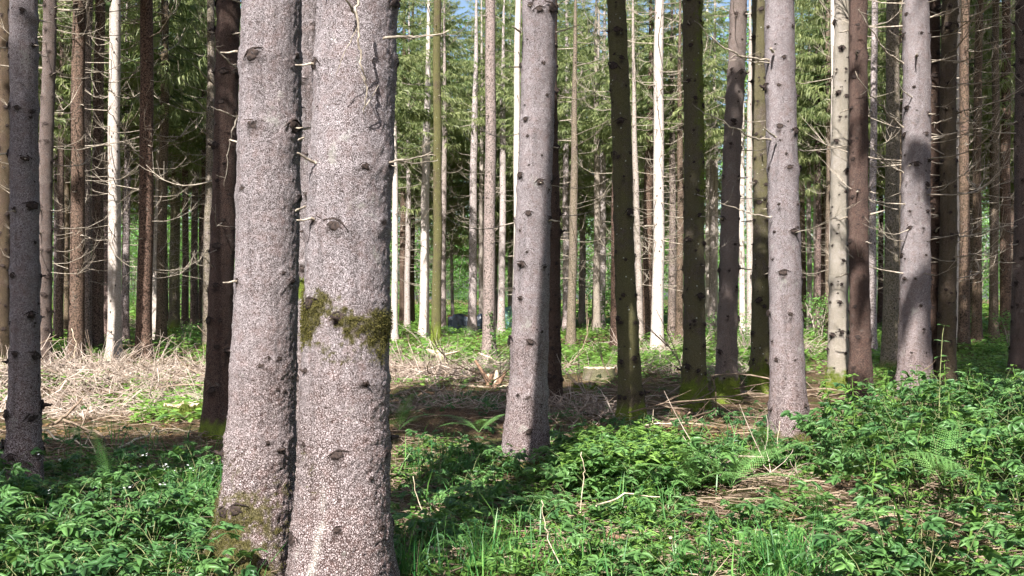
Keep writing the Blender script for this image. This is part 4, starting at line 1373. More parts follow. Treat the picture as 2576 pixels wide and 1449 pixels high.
def brash_sticks(label, cx, cyy, rx, ry, n, seed):
    kr = np.random.default_rng(seed)
    x = cx + kr.uniform(-rx, rx, n); y = cyy + kr.uniform(-ry, ry, n)
    V, F, v = merge(DEADS[:6], kr.integers(0, 6, n), np.stack([x, y, terrain(x, y) + kr.uniform(.02, .22, n)], 1), rotm(kr.uniform(0, 6.28, n), kr.normal(.0, .12, n), kr.uniform(0, 6.28, n)) * kr.uniform(1.2, 2.4, n)[:, None, None], kr.uniform(0, .5, n))
    o = link('slash_branches', mk_mesh('slash_branches', V, F, {'tint': v}), M_TWIG)
    tag(o, label, 'branches', kind='stuff')
brash_sticks('thicker brown branches lying across the big sunlit twig heap', -6.9, 18.6, 3.2, 2.2, 46, 3)
brash_sticks('brown branches scattered over the twig heap right of the front pair', -1.4, 21.0, 1.8, 2.2, 26, 4)
brash_sticks('brown branches on the dark litter between the centre and right trunks', 2.6, 15.6, 2.6, 2.0, 26, 5)
STK = np.random.default_rng(33)
def fallen(pts, r0, r1, label, mat=M_TWIG, name='fallen_branch', side=0, cat='branch', lift=.03):
    """pts: (column, row of the ground point, height above it)"""
    W = []
    for u, v, hgt in pts:
        x, y = ground_xy(u, v)
        W.append((x, y, tz(x, y) + lift + hgt))
    W = np.array(W)
    f = np.linspace(0, len(W) - 1, 4 * (len(W) - 1) + 1)
    S = np.stack([np.interp(f, np.arange(len(W)), W[:, i]) for i in range(3)], 1)
    L = np.linalg.norm(W[-1] - W[0])
    S[1:-1] += STK.normal(0, .012 * L, (len(S) - 2, 3))
    c = S[0].copy()
    S = S - c
    root = link(name, None, loc=c)
    tag(root, label, cat)
    V, F = tube(S, np.linspace(r0, r1, len(S)), 6, True)
    link('stem', mk_mesh('stem', V, F, {'tint': np.full(len(V), STK.uniform(.2, .8))}), mat, root)
    for _ in range(side):
        i = STK.integers(1, len(S) - 1)
        d = STK.normal(0, 1, 3); d[2] = abs(d[2]) * .7; d /= np.linalg.norm(d)
        l = L * STK.uniform(.12, .35)
        V, F = tube(np.array([S[i], S[i] + d * l * .5, S[i] + d * l]), [r1 * .9, r1 * .7, r1 * .35], 4)
        link('side_twig', mk_mesh('side_twig', V, F, {'tint': np.full(len(V), .5)}), mat, root)
fallen([(315, 1186, 0), (380, 1194, .01), (447, 1204, 0)], .014, .010, 'straight grey stick lying on the needle litter left of the front pair', side=1)
fallen([(433, 1190, .03), (452, 1202, .02), (470, 1213, 0)], .006, .004, 'short pale twig right of the straight grey stick', M_STALK)
fallen([(127, 1072, .0), (165, 1066, .08), (207, 1066, .30)], .022, .012, 'dark bough propped up beside the lone grey trunk', side=2)
fallen([(160, 1070, .05), (215, 1090, .04), (263, 1108, 0)], .020, .012, 'dark bough lying behind the lone grey trunk', side=3)
fallen([(297, 1138, 0), (355, 1116, .06), (417, 1102, .08), (493, 1096, .02)], .013, .006, 'long curved pale branch below the mossy stump', M_STALK, side=2)
fallen([(100, 1114, .12), (180, 1130, .06), (240, 1150, 0)], .012, .007, 'pale branch sloping down right of the lone grey trunk', M_STALK, side=2)
fallen([(0, 1102, .05), (60, 1098, .12), (118, 1080, .15)], .014, .008, 'brown branch passing behind the lone grey trunk', side=2)
fallen([(1072, 910, .22), (1098, 914, .12), (1124, 922, 0)], .065, .045, 'pale split log on the twig heap under the moss covered stem', M_CUT, 'split_log', 1, 'log')
fallen([(1100, 914, .20), (1114, 918, .10), (1126, 922, .0)], .040, .030, 'smaller split log end beside the pale log', M_CUT, 'split_log', 0, 'log')
fallen([(1203, 936, .30), (1232, 936, .20), (1262, 936, .08)], .026, .018, 'pale stick slanting left of the big centre trunk', M_STALK)
fallen([(1060, 992, .0), (1095, 985, .1), (1125, 978, .18)], .018, .010, 'dark dead bough on the small bank right of the front pair', side=4)
fallen([(990, 1024, .1), (1040, 1010, .16), (1110, 1005, .12), (1180, 1012, .05)], .012, .005, 'grey bough reaching out right of the front pair', side=5)
fallen([(1019, 1384, .0), (1036, 1372, .05), (1053, 1368, .1)], .016, .009, 'short dark stick standing in the leaves right of the thickest trunk', side=1)
fallen([(1074, 1396, .03), (1124, 1402, .03)], .013, .010, 'short pale log piece in the grass right of the thickest trunk', M_STALK)
fallen([(1529, 1370, .04), (1576, 1381, .03)], .020, .015, 'short mossy log piece among the front brambles', M_ROT)
fallen([(1687, 1410, .12), (1697, 1405, .06), (1707, 1402, .02)], .012, .010, 'splintered white wood piece in the front leaves', M_CUT)
fallen([(1500, 1352, .18), (1570, 1330, .22), (1660, 1330, .2)], .007, .004, 'pale mossy cane arching through the front brambles', M_STALK)
fallen([(1690, 1075, .03), (1720, 1078, .08), (1736, 1082, .18)], .020, .010, 'black crooked root piece left of the mossy foot of the olive trunk', side=1)
fallen([(1860, 1000, .02), (1900, 985, .10), (1935, 970, .2)], .018, .010, 'stick leaning between the reddish brown and algae green trunks')
fallen([(1440, 1088, .0), (1458, 1070, .12), (1500, 1055, .2), (1540, 1052, .15)], .013, .005, 'dead forked branch left of the foot of the leaning trunk', side=6)
fallen([(1620, 1095, .02), (1700, 1100, .04), (1780, 1098, .0)], .009, .005, 'thin dry branch on the dark litter below the olive trunk', M_STALK, side=3)
# dry stalks standing upright
def stalk(pts, label, r0=.004):
    fallen(pts, r0, r0 * .6, label, M_STALK, 'dry_stalk', 0, 'stalk', 0.0)
stalk([(1416, 1448, .0), (1380, 1450, .23), (1366, 1452, .38), (1362, 1452, .46)], 'pale dry stalk leaning left in the middle of the front leaves')
stalk([(1459, 1290, .0), (1468, 1290, .28), (1469, 1290, .37), (1463, 1290, .47)], 'pale dry stalk standing left of the bramble clump by the centre trunk')
stalk([(1089, 1310, .0), (1053, 1310, .13), (1039, 1310, .32)], 'pale dry stalk right of the thickest trunk')
stalk([(2256, 1446, .0), (2254, 1446, .3), (2252, 1446, .45)], 'thin pale stalk upright in the brambles near the right')
stalk([(1780, 1232, .0), (1782, 1232, .13), (1780, 1232, .22)], 'short dry stalk beside the ferns in front of the olive trunk')
stalk([(190, 945, .0), (188, 945, .5), (192, 945, .7), (180, 945, 1.0)], 'thin bare upright stem left of the big twig heap', .012)
stalk([(1955, 1180, .0), (1958, 1180, .3), (1962, 1180, .4)], 'short dry stalk in front of the big knotty grey trunk')

# twig and needle litter
kr = np.random.default_rng(61)
tw = [tube(np.array([[-.5, 0, 0], [-.1, .04, .03], [.2, -.03, .03], [.5, .05, 0]]), [.018, .018, .015, .008], 3),
      tube(np.array([[-.5, .1, 0], [0, -.06, .06], [.5, .1, 0]]), [.014, .012, .006], 3)]
n = 9500
y = 1 / kr.uniform(1 / 30, 1 / 6.2, n)
x = kr.uniform(-.50, .50, n) * y
u, v = uv_of(x, y)
keep = (noise2(x, y, .9, 9) > .28)
x, y = x[keep], y[keep]; n = len(x)
P = np.stack([x, y, terrain(x, y) + .012 + kr.uniform(0, .03, n)], 1)
Ls = kr.uniform(.10, .42, n) * np.where(y > 14, 1.4, 1)
V, F, v = merge(tw, kr.integers(0, 2, n), P, rotm(kr.uniform(0, 6.28, n), kr.normal(0, .13, n), kr.uniform(-.5, .5, n)) * Ls[:, None, None], kr.uniform(0, 1, n))
o = link('twig_litter', mk_mesh('twig_litter', V, F, {'tint': v}), M_TWIG)
tag(o, 'thin brown and grey twigs strewn over the needle covered forest floor', 'twigs', kind='stuff')

# ------------------------------------------------------------------ undergrowth
def leaflet(n_in, L, W, ang, org, fold=.10, droop=.12):
    if n_in == 10:
        mid = [(0, 0, 0), (.36, 0, .02), (.70, 0, -.02), (1, 0, -droop)]
        ed = [(.16, .22), (.45, .33), (.76, .21)]
        V = [np.array(m) for m in mid]
        F = []
        for s in (-1, 1):
            b = len(V)
            for e in ed:
                V.append(np.array([e[0], s * e[1] * W, fold * e[1] * 2.2 - droop * e[0] ** 2]))
            F += [(0, b, 1), (b, b + 1, 1), (1, b + 1, 2), (b + 1, b + 2, 2), (2, b + 2, 3)]
    else:
        V = [np.array(m) for m in ((0, 0, 0), (.5, 0, 0), (1, 0, -droop))]
        F = []
        for s in (-1, 1):
            b = len(V)
            V += [np.array([.28, s * .30 * W, fold * .6]), np.array([.68, s * .26 * W, fold * .5 - droop * .4])]
            F += [(0, b, 1), (b, b + 1, 1), (1, b + 1, 2)]
    V = np.array(V) * L
    c, s = math.cos(ang), math.sin(ang)
    V = np.stack([V[:, 0] * c - V[:, 1] * s, V[:, 0] * s + V[:, 1] * c, V[:, 2]], 1) + org
    return V, np.array(F)

def compound(r, nl, cnt):
    p = r.uniform(.35, .5)
    parts = [(np.array([[0, -.012, 0], [0, .012, 0], [p, .008, .02], [p, -.008, .02]]), np.array([(0, 1, 2), (0, 2, 3)]), np.zeros(4))]
    o = np.array([p, 0, .02])
    for ang, L in ((0, .62), (1.15, .52), (-1.15, .52), (2.0, .40), (-2.0, .40))[:cnt]:
        V, F = leaflet(nl, L * r.uniform(.9, 1.1), r.uniform(.9, 1.2), ang + r.uniform(-.15, .15), o, r.uniform(.05, .18), r.uniform(.05, .3))
        parts.append((V, F, np.full(len(V), r.uniform(-.08, .08))))
    return join(parts)
lr = random.Random(21)
CL10 = [compound(lr, 10, c) for c in (3, 3, 3, 5)]
CL6 = [compound(lr, 6, c) for c in (3, 3, 3, 5)]
arc = np.array([[0, 0, 0], [.22, 0, .42], [.5, 0, .78], [.78, 0, .97], [1, 0, .92]])
STEM_T = [tube(arc, [1, .9, .8, .6, .4], 3)]

def bramble(label, pts_xy, h, reach, nleaf, seed, size, tint_lo=0.1, tint_hi=.9, name='bramble_thicket', near=9.0):
    kr = np.random.default_rng(seed)
    n = len(pts_xy)
    az = kr.uniform(0, 6.28, n)
    base = np.stack([pts_xy[:, 0], pts_xy[:, 1], terrain(pts_xy[:, 0], pts_xy[:, 1]) - .01], 1)
    # stems
    parts = []
    sc = np.zeros((n, 3, 3)); sc[:, 0, 0] = reach; sc[:, 1, 1] = .0; sc[:, 2, 2] = h
    T = arc
    W = base[:, None, :] + np.stack([T[None, :, 0] * reach[:, None] * np.cos(az)[:, None], T[None, :, 0] * reach[:, None] * np.sin(az)[:, None], T[None, :, 2] * h[:, None]], -1)
    rad = np.array([.0035, .003, .0028, .0022, .0012])
    off = np.array([[1, 0, 0], [-.5, .87, 0], [-.5, -.87, 0]])
    SV = (W[:, :, None, :] + rad[None, :, None, None] * off[None, None]).reshape(-1, 3)
    k0 = np.arange(n)[:, None] * 15
    fs = []
    for i in range(4):
        for j in range(3):
            a, b = i * 3 + j, i * 3 + (j + 1) % 3
            fs += [(a, b, b + 3), (a, b + 3, a + 3)]
    SF = (np.array(fs)[None] + k0[:, :, None]).reshape(-1, 3)
    # leaves along each stem
    f = (np.arange(nleaf) + .5)[None] / nleaf * .8 + .2 + kr.uniform(-.06, .06, (n, nleaf))
    f = np.clip(f, .1, 1)
    px = np.interp(f, [0, .25, .5, .75, 1], T[:, 0]); pz = np.interp(f, [0, .25, .5, .75, 1], T[:, 2])
    P = np.stack([base[:, None, 0] + px * reach[:, None] * np.cos(az)[:, None], base[:, None, 1] + px * reach[:, None] * np.sin(az)[:, None], base[:, None, 2] + pz * h[:, None]], -1).reshape(-1, 3)
    m = len(P)
    side = np.where(np.arange(nleaf)[None] % 2 == 0, 1, -1) * kr.uniform(.5, 1.4, (n, nleaf))
    yaw = (az[:, None] + side).ravel() + kr.normal(0, .4, m)
    S = size * kr.uniform(.55, 1.3, m)
    M = rotm(yaw, kr.uniform(-.45, .30, m), kr.normal(0, .38, m)) * S[:, None, None]
    tint = np.clip((kr.uniform(tint_lo, tint_hi, n)[:, None] * .6 + kr.uniform(tint_lo, tint_hi, (n, nleaf)) * .4 + (f - .6) * .25).ravel(), 0, 1)
    nearm = P[:, 1] < near
    idx = kr.integers(0, 4, m) + np.where(nearm, 0, 4)
    V, F, v = merge(CL10 + CL6, idx, P, M, tint)
    root = link(name, None)
    tag(root, label, 'bramble', kind='stuff')
    link('leaves', mk_mesh('leaves', V, F, {'tint': v}), M_BRAMBLE, root)
    link('canes', mk_mesh('canes', SV, SF), M_STEM, root)

FERN_SPOTS = ((278, 1256), (1738, 1262), (1838, 1262), (1925, 1205), (2098, 1240), (2060, 1372), (2180, 1330), (2375, 1330), (1205, 1112), (1004, 1105))
def scatter(seed, n, y0, y1, dens):
    """n points on the floor between y0 and y1 inside the view, kept with probability dens(u, v, x, y)"""
    kr = np.random.default_rng(seed)
    yy = np.sqrt(kr.uniform(y0 ** 2, y1 ** 2, n))
    xx = kr.uniform(-.53, .53, n) * (yy + .4)
    u, v = uv_of(xx, yy)
    k = kr.uniform(0, 1, n) < dens(u, v, xx, yy)
    far = np.ones(len(xx), bool)
    for t in trees:
        if t.D < 20:
            far &= (xx - t.x) ** 2 + (yy - t.y) ** 2 > (t.r * 1.25) ** 2
    for (fu, fv) in FERN_SPOTS:
        fx, fy = ground_xy(fu, fv)
        if fy < 13:
            dx_, dy_ = xx - fx * (yy / fy), yy - fy
            k &= ~((np.abs(dx_) < .24) & (dy_ < .15) & (dy_ > -1.0))
    k &= far
    return np.stack([xx[k], yy[k]], 1)

def box(u, v, u0, u1, v0, v1, su=40, sv=25):
    return ss(u0 - su, u0 + su, u) * ss(u1 + su, u1 - su, u) * ss(v0 - sv, v0 + sv, v) * ss(v1 + sv, v1 - sv, v)

# left front
p = scatter(1, 5200, 5.0, 10.4, lambda u, v, x, y: box(u, v, -300, 545, 1225, 2400) * np.clip(noise2(x, y, .6, 4) * 3.0 - .8, .10, 1))
kq = np.random.default_rng(2)
bramble('low dark green leaves and brambles filling the lower left corner', p, kq.uniform(.10, .34, len(p)) * (.6 + noise2(p[:, 0], p[:, 1], .6, 8)), kq.uniform(.10, .4, len(p)), 5, 3, .125, .0, .8)
# centre front
p = scatter(5, 4200, 5.0, 11.6, lambda u, v, x, y: box(u, v, 985, 2050, 1170, 2600, 40, 40) * np.clip(noise2(x, y, .55, 5) * 4.2 - 1.75, .05, 1))
bramble('bramble leaves spreading over the floor in front of the big centre trunk', p, kq.uniform(.08, .26, len(p)) * (.6 + noise2(p[:, 0], p[:, 1], .6, 8)), kq.uniform(.12, .45, len(p)), 5, 6, .12, .1, 1.0)
# clump by the centre trunk
p = scatter(7, 6000, 8.2, 11.4, lambda u, v, x, y: box(u, v, 1440, 1720, 1175, 1260, 30, 20))
bramble('light green bramble clump right of the big centre trunk', p, kq.uniform(.16, .40, len(p)), kq.uniform(.15, .4, len(p)), 6, 8, .145, .35, 1.0)
# right mound
p = scatter(9, 5600, 5.2, 13.6, lambda u, v, x, y: box(u, v, 2075, 2900, 1092, 2600, 60, 22) * np.clip(noise2(x, y, .7, 6) * 2.6 - .5, .12, 1))
uu, vv = uv_of(p[:, 0], p[:, 1])
hh = kq.uniform(.28, .80, len(p)) * (.55 + .45 * ss(2060, 2300, uu)) * (.75 + .5 * noise2(p[:, 0], p[:, 1], .9, 8)) * (1.0 - .35 * ss(1330, 1440, vv))
bramble('tall mound of brambles filling the lower right below the big grey trunks', p, hh, kq.uniform(.15, .6, len(p)), 6, 10, .135, .05, 1.0)
# sparse seedlings in the shaded strip
p = scatter(11, 3800, 10.5, 17.5, lambda u, v, x, y: (box(u, v, 985, 1290, 1010, 1180) * .55 + box(u, v, 1390, 2000, 1060, 1180) * .5 + box(u, v, 90, 540, 1060, 1200) * .06 + box(u, v, 1400, 1950, 960, 1060) * .08) * np.clip(noise2(x, y, .5, 7) * 2.4 - .6, .05, 1))
bramble('scattered dark seedlings and trailing brambles in the shaded strip', p, kq.uniform(.05, .22, len(p)), kq.uniform(.1, .35, len(p)), 5, 12, .10, .0, .5)

# upright herbs with pairs of pointed leaves
def upright_shape(r, npair=6, leaf=.31):
    parts = [(*tube(np.array([[0, 0, 0], [.01, .01, .5], [.03, 0, 1.0]]), [.012, .010, .005], 3), np.zeros(9))]
    for i, z in enumerate(np.linspace(.35, 1.0, npair)):
        for s_ in (0, 1):
            V, F = leaflet(10, leaf * r.uniform(.8, 1.15) * (1.05 - .35 * (z > .9)), r.uniform(.7, .95), 0, np.zeros(3), .12, .25)
            m_ = rotm(np.array([i * 1.57 + s_ * 3.14 + r.uniform(-.3, .3)]), np.array([r.uniform(-.25, .35)]), np.array([r.uniform(-.3, .3)]))[0]
            parts.append((V @ m_.T + [.02 * z, 0, z], F, np.full(len(V), r.uniform(-.1, .1) + .15 * z)))
    return join(parts)
UPR = [upright_shape(lr) for _ in range(5)]
TALL = [upright_shape(lr, 9, .125) for _ in range(5)]
def uprights(label, p, h, seed, lo, hi, kinds=UPR):
    kr = np.random.default_rng(seed)
    n = len(p)
    P = np.stack([p[:, 0], p[:, 1], terrain(p[:, 0], p[:, 1]) - .01], 1)
    M = rotm(kr.uniform(0, 6.28, n), kr.normal(0, .12, n), kr.normal(0, .12, n)) * h[:, None, None]
    V, F, v = merge(kinds, kr.integers(0, 5, n), P, M, kr.uniform(lo, hi, n))
    o = link('upright_herbs', mk_mesh('upright_herbs', V, F, {'tint': v}), M_HERB)
    tag(o, label, 'herbs', kind='stuff')
p = scatter(61, 5000, 8.4, 10.8, lambda u, v, x, y: box(u, v, 1430, 1720, 1160, 1250, 25, 18) * .7)
uprights('light green upright herbs in the clump right of the big centre trunk', p, kq.uniform(.24, .42, len(p)), 62, .5, .9)
p = scatter(63, 1600, 6.0, 13.0, lambda u, v, x, y: box(u, v, 2110, 2620, 1092, 1500, 40, 20) * .5 * (noise2(x, y, .8, 64) > .5))
uprights('pale upright shoots standing above the bramble mound', p, kq.uniform(.45, .88, len(p)), 65, .3, .8, TALL)
p = scatter(67, 1500, 5.4, 10.0, lambda u, v, x, y: (box(u, v, -60, 545, 1210, 1500) + box(u, v, 985, 2000, 1200, 1500)) * .55 * (noise2(x, y, .6, 68) > .55))
uprights('small upright herbs dotted through the front undergrowth', p, kq.uniform(.12, .28, len(p)), 69, .2, .9)
# low herbs further back: each a tuft of simple leaves
def herb_shape(r, n):
    parts = []
    for _ in range(n):
        a = r.uniform(0, 6.28); h = r.uniform(.2, 1.0); d = r.uniform(.05, .5)
        V = LQ[0] * r.uniform(.28, .48)
        m_ = rotm(np.array([a + r.uniform(-.5, .5)]), np.array([r.uniform(-.5, .2)]), np.array([r.uniform(-.5, .5)]))[0]
        V = V @ m_.T + np.array([d * math.cos(a), d * math.sin(a), h])
        parts.append((V, LQ[1], np.full(4, r.uniform(-.15, .15))))
    return join(parts)
HERB = [herb_shape(lr, 12) for _ in range(6)]
def herbs(name, label, p, hgt, seed, lo, hi, mat=None, wid=1.3):
    kr = np.random.default_rng(seed)
    n = len(p)
    P = np.stack([p[:, 0], p[:, 1], terrain(p[:, 0], p[:, 1]) - .01], 1)
    M = rotm(kr.uniform(0, 6.28, n)) * np.stack([hgt * wid, hgt * wid, hgt], 1)[:, None, :]
    V, F, v = merge(HERB, kr.integers(0, 6, n), P, M, kr.uniform(lo, hi, n))
    o = link(name, mk_mesh(name, V, F, {'tint': v}), mat or M_HERB)
    tag(o, label, 'ground cover', kind='stuff')
p = scatter(21, 19000, 23, 72, lambda u, v, x, y: (box(u, v, 985, 2620, 800, 915) * 1.0 + box(u, v, -60, 560, 800, 925) * .6) * np.clip(noise2(x, y, 2.2, 14) * 2.8 - .65, .08, 1))
herbs('herb_layer', 'bright green low herbs carpeting the floor between the far trunks', p, kq.uniform(.14, .38, len(p)) * (.5 + noise2(p[:, 0], p[:, 1], 2.5, 15)), 22, .2, 1.0)
p = scatter(23, 9000, 13.5, 24, lambda u, v, x, y: (box(u, v, 985, 2620, 890, 1010) * .40 + box(u, v, 200, 560, 1000, 1060, 30, 20) * .5 + box(u, v, 2180, 2620, 890, 1060) * .8) * np.clip(noise2(x, y, 1.4, 16) * 2.8 - 1.0, .0, 1))
p = scatter(31, 2500, 68, 120, lambda u, v, x, y: .9 + 0 * u)
herbs('meadow_herbs', 'tall green herbs on the open ground beyond the last trunks', p, kq.uniform(.5, 1.1, len(p)), 32, .3, 1.0)
p = scatter(33, 5000, 13.5, 22, lambda u, v, x, y: box(u, v, 330, 545, 985, 1075, 25, 20) * .8 + box(u, v, -20, 545, 930, 1060, 25, 20) * .5 * (noise2(x, y, .9, 51) > .60))
herbs('herb_patch', 'sunlit yellowish green herbs around the mossy stump on the left', p, kq.uniform(.08, .24, len(p)), 34, .6, 1.0)
p = scatter(23, 12000, 15.5, 34, lambda u, v, x, y: (box(u, v, 1400, 2000, 870, 950, 30, 15) * .9 + box(u, v, 985, 2620, 890, 985) * .35 + box(u, v, 2180, 2620, 890, 1060) * .8) * np.clip(noise2(x, y, 1.4, 16) * 2.8 - .8, .0, 1))
herbs('herb_patches', 'patches of small green herbs on the clearing floor', p, kq.uniform(.09, .24, len(p)), 24, .4, 1.0)
p = scatter(25, 9000, 5.0, 12.5, lambda u, v, x, y: (box(u, v, -300, 560, 1170, 2500) + box(u, v, 985, 2900, 1120, 2500)) * .75)
herbs('clover_carpet', 'small round leaves growing low between the brambles at the front', p, kq.uniform(.04, .11, len(p)), 26, .1, .9)
# old leaves and needles among the brambles
p = scatter(27, 2600, 5.2, 15, lambda u, v, x, y: .7 + 0 * u)
herbs('fallen_leaves', 'curled brown leaves lying between the plants', p, kq.uniform(.02, .05, len(p)), 28, .0, 1.0, M_ROTLEAF, 3.0)

# dead canes and stalks arching through the undergrowth
p = scatter(41, 520, 5.6, 13, lambda u, v, x, y: .6 + 0 * u)
kr = np.random.default_rng(42)
n = len(p)
CANE = [tube(np.array([[0, 0, 0], [.25, .03, .45], [.6, -.03, .75], [1.0, .05, .70]]), [.008, .007, .006, .003], 3),
        tube(np.array([[0, 0, 0], [.1, .02, .5], [.15, -.02, 1.0]]), [.006, .005, .003], 3),
        tube(np.array([[0, 0, .1], [.4, .06, .22], [.8, -.02, .16], [1.2, .08, .05]]), [.010, .009, .007, .004], 3)]
V, F, v = merge(CANE, kr.integers(0, 3, n), np.stack([p[:, 0], p[:, 1], terrain(p[:, 0], p[:, 1])], 1), rotm(kr.uniform(0, 6.28, n), kr.normal(0, .15, n), kr.normal(0, .2, n)) * kr.uniform(.14, .40, n)[:, None, None], kr.uniform(0, .8, n))
o = link('dead_canes', mk_mesh('dead_canes', V, F, {'tint': v}), M_TWIG)
tag(o, 'thin dead canes and stalks sticking out of the undergrowth at the front', 'canes', kind='stuff')
# single grass blades between the leaves
p = scatter(43, 3600, 5.2, 12, lambda u, v, x, y: np.clip(noise2(x, y, .5, 44) * 3 - 1.3, 0, .9))
n = len(p)
BLADE = [(np.array([[0, -.012, 0], [0, .012, 0], [.12, -.012, .5], [.12, .012, .5], [.42, 0, .85]]), np.array([(0, 1, 3), (0, 3, 2), (2, 3, 4)]))]
V, F, v = merge(BLADE, np.zeros(n, int), np.stack([p[:, 0], p[:, 1], terrain(p[:, 0], p[:, 1])], 1), rotm(kr.uniform(0, 6.28, n), kr.normal(0, .2, n), kr.normal(0, .3, n)) * kr.uniform(.15, .42, n)[:, None, None], kr.uniform(0, .9, n))
o = link('grass_blades', mk_mesh('grass_blades', V, F, {'tint': v}), M_GRASS)
tag(o, 'thin grass blades growing through the front undergrowth', 'grass', kind='stuff')
# small white flowers, lower left
kr = np.random.default_rng(71)
p = scatter(29, 900, 5.5, 9.5, lambda u, v, x, y: box(u, v, 60, 540, 1250, 1420) * .25 + box(u, v, 2350, 2560, 1180, 1400) * .08)
pet = []
for i in range(5):
    a = i * 6.283 / 5
    pet.append((np.array([[0, 0, 0], [math.cos(a - .35), math.sin(a - .35), .25], [math.cos(a + .35), math.sin(a + .35), .25]]), np.array([(0, 1, 2)]), np.zeros(3)))
pet = join(pet)
P = np.repeat(np.stack([p[:, 0], p[:, 1], terrain(p[:, 0], p[:, 1]) + kr.uniform(.22, .42, len(p))], 1), 4, 0) + kr.normal(0, .018, (4 * len(p), 3))
V, F, v = merge([pet], np.zeros(len(P), int), P, rotm(kr.uniform(0, 6, len(P)), kr.uniform(-.6, .6, len(P)), kr.uniform(-.6, .6, len(P))) * .009)
o = link('white_flowers', mk_mesh('white_flowers', V, F), M_FLOWER)
tag(o, 'tiny white flowers dotted over the leaves in the lower left', 'flowers', kind='stuff')

# ------------------------------------------------------------------ ferns
def frond(r, L, lean, bend, az, npin=22):
    n = 12
    pts = [np.zeros(3)]
    el = lean
    for i in range(n - 1):
        el -= bend / (n - 1)
        pts.append(pts[-1] + L / (n - 1) * np.array([math.cos(el), 0, math.sin(el)]))
    pts = np.array(pts)
    parts = [(*tube(pts, np.linspace(.0035, .001, n), 3), None)]
    parts[0] = (parts[0][0], parts[0][1], np.zeros(len(parts[0][0])))
    for i in range(npin):
        f = .12 + .87 * i / (npin - 1)
        g = f * (n - 1); j = min(int(g), n - 2); g -= j
        p = pts[j] * (1 - g) + pts[j + 1] * g
        t_ = pts[j + 1] - pts[j]; t_ /= np.linalg.norm(t_)
        nrm = np.array([-t_[2], 0, t_[0]])
        lp = L * .25 * (math.sin(min(1, f * 2.3) * math.pi / 2) * (1 - f) ** .75 + .03)
        for s in (-1, 1):
            d = np.array([0, s, 0]) * .88 + t_ * .45 - nrm * .12
            d /= np.linalg.norm(d)
            w = np.cross(d, nrm); w /= np.linalg.norm(w)
            m = 8
            V, F = [], []
            for q in range(m):
                a0 = q / m; a1 = (q + .5) / m; wd = L * .017 * (1 - .75 * a0) * (1 if lp > .02 else .5)
                b = len(V)
                V += [p + d * lp * a0, p + d * lp * (a0 + .8 / m), p + d * lp * (a1 + .3 / m) + w * wd, p + d * lp * (a1 + .3 / m) - w * wd]
                F += [(b, b + 1, b + 2), (b, b + 3, b + 1)]
            parts.append((np.array(V), np.array(F), np.full(len(V), r.uniform(-.1, .1))))
    V, F, v = join(parts)
    c, s = math.cos(az), math.sin(az)
    V = np.stack([V[:, 0] * c - V[:, 1] * s, V[:, 0] * s + V[:, 1] * c, V[:, 2]], 1)
    return V, F, v

def fern(u, v, fronds, label, seed, lift=0.0):
    """fronds: (length, start angle, bend, azimuth in degrees)"""
    r = random.Random(seed)
    x, y = ground_xy(u, v)
    root = link('fern', None, loc=(x, y, tz(x, y) + lift + .10))
    tag(root, label, 'fern')
    for (L, le, be, az) in fronds:
        V, F, t_ = frond(r, L * 1.3, le, be + .35, R(az), 30)
        tb = r.uniform(.3, .9)
        link('frond', mk_mesh('frond', V, F, {'tint': np.clip(tb + t_, 0, 1)}), M_FERN, root)
fern(278, 1256, [(.46, 1.5, .35, 250), (.28, 1.0, 1.0, 330), (.26, .9, 1.0, 190)], 'upright fern right of the lone grey trunk', 1)
fern(14, 1300, [(.50, 1.35, .7, 210), (.42, 1.1, 1.0, 320), (.4, 1.2, 1.0, 260)], 'fern at the left edge beside the lone grey trunk', 2)
fern(1004, 1105, [(.46, 1.35, .5, 300), (.4, 1.0, .9, 20), (.34, 1.0, .9, 230)], 'small fern under the bank right of the thickest trunk', 3)
fern(1205, 1112, [(.50, .85, .8, 150), (.42, .8, .8, 210), (.4, 1.0, .8, 30), (.4, 1.0, .8, 280)], 'fern close to the left side of the big centre trunk', 4)
fern(1738, 1262, [(.46, 1.3, .7, 250), (.42, 1.1, 1.0, 180), (.40, 1.0, 1.0, 330)], 'light fern left of the arching dead twigs', 5)
fern(1838, 1262, [(.62, .95, .8, 35), (.50, 1.2, .8, 200), (.46, .8, .8, 330), (.44, 1.2, .6, 280)], 'large feathery fern over the arching dead twigs', 6)
fern(1925, 1205, [(.44, 1.25, .5, 250), (.42, 1.0, .8, 0), (.36, 1.0, .9, 160)], 'fern in front of the big knotty grey trunk', 7)
fern(2098, 1240, [(.55, 1.35, 1.0, 305), (.45, 1.0, 1.0, 200)], 'fern right of the foot of the big knotty grey trunk', 8)
fern(2060, 1372, [(.52, 1.2, .8, 250), (.48, 1.0, 1.0, 320), (.44, 1.1, 1.0, 180)], 'pale fern left of the drooping frond at the bramble mound', 9)
fern(2180, 1330, [(.85, 1.15, 2.1, 318)], 'single long pale fern frond drooping over the brambles', 10, .22)
fern(2375, 1330, [(.62, 1.2, .7, 60), (.58, 1.1, .8, 130), (.50, 1.0, .9, 250), (.5, .9, .9, 330)], 'tall upright fern in the middle of the bramble mound', 11, .15)
fern(470, 1078, [(.5, .7, .8, 250), (.5, .7, .8, 320), (.45, .9, .8, 190)], 'low light green fern in front of the mossy stump', 12)
fern(175, 1112, [(.5, .6, .7, 300), (.5, .6, .7, 230), (.45, .8, .8, 0)], 'low fern under the dark boughs right of the lone grey trunk', 13)
fern(1240, 950, [(.6, .6, .7, 250), (.55, .6, .7, 310), (.5, .8, .8, 190)], 'low fern at the broken stump', 14)

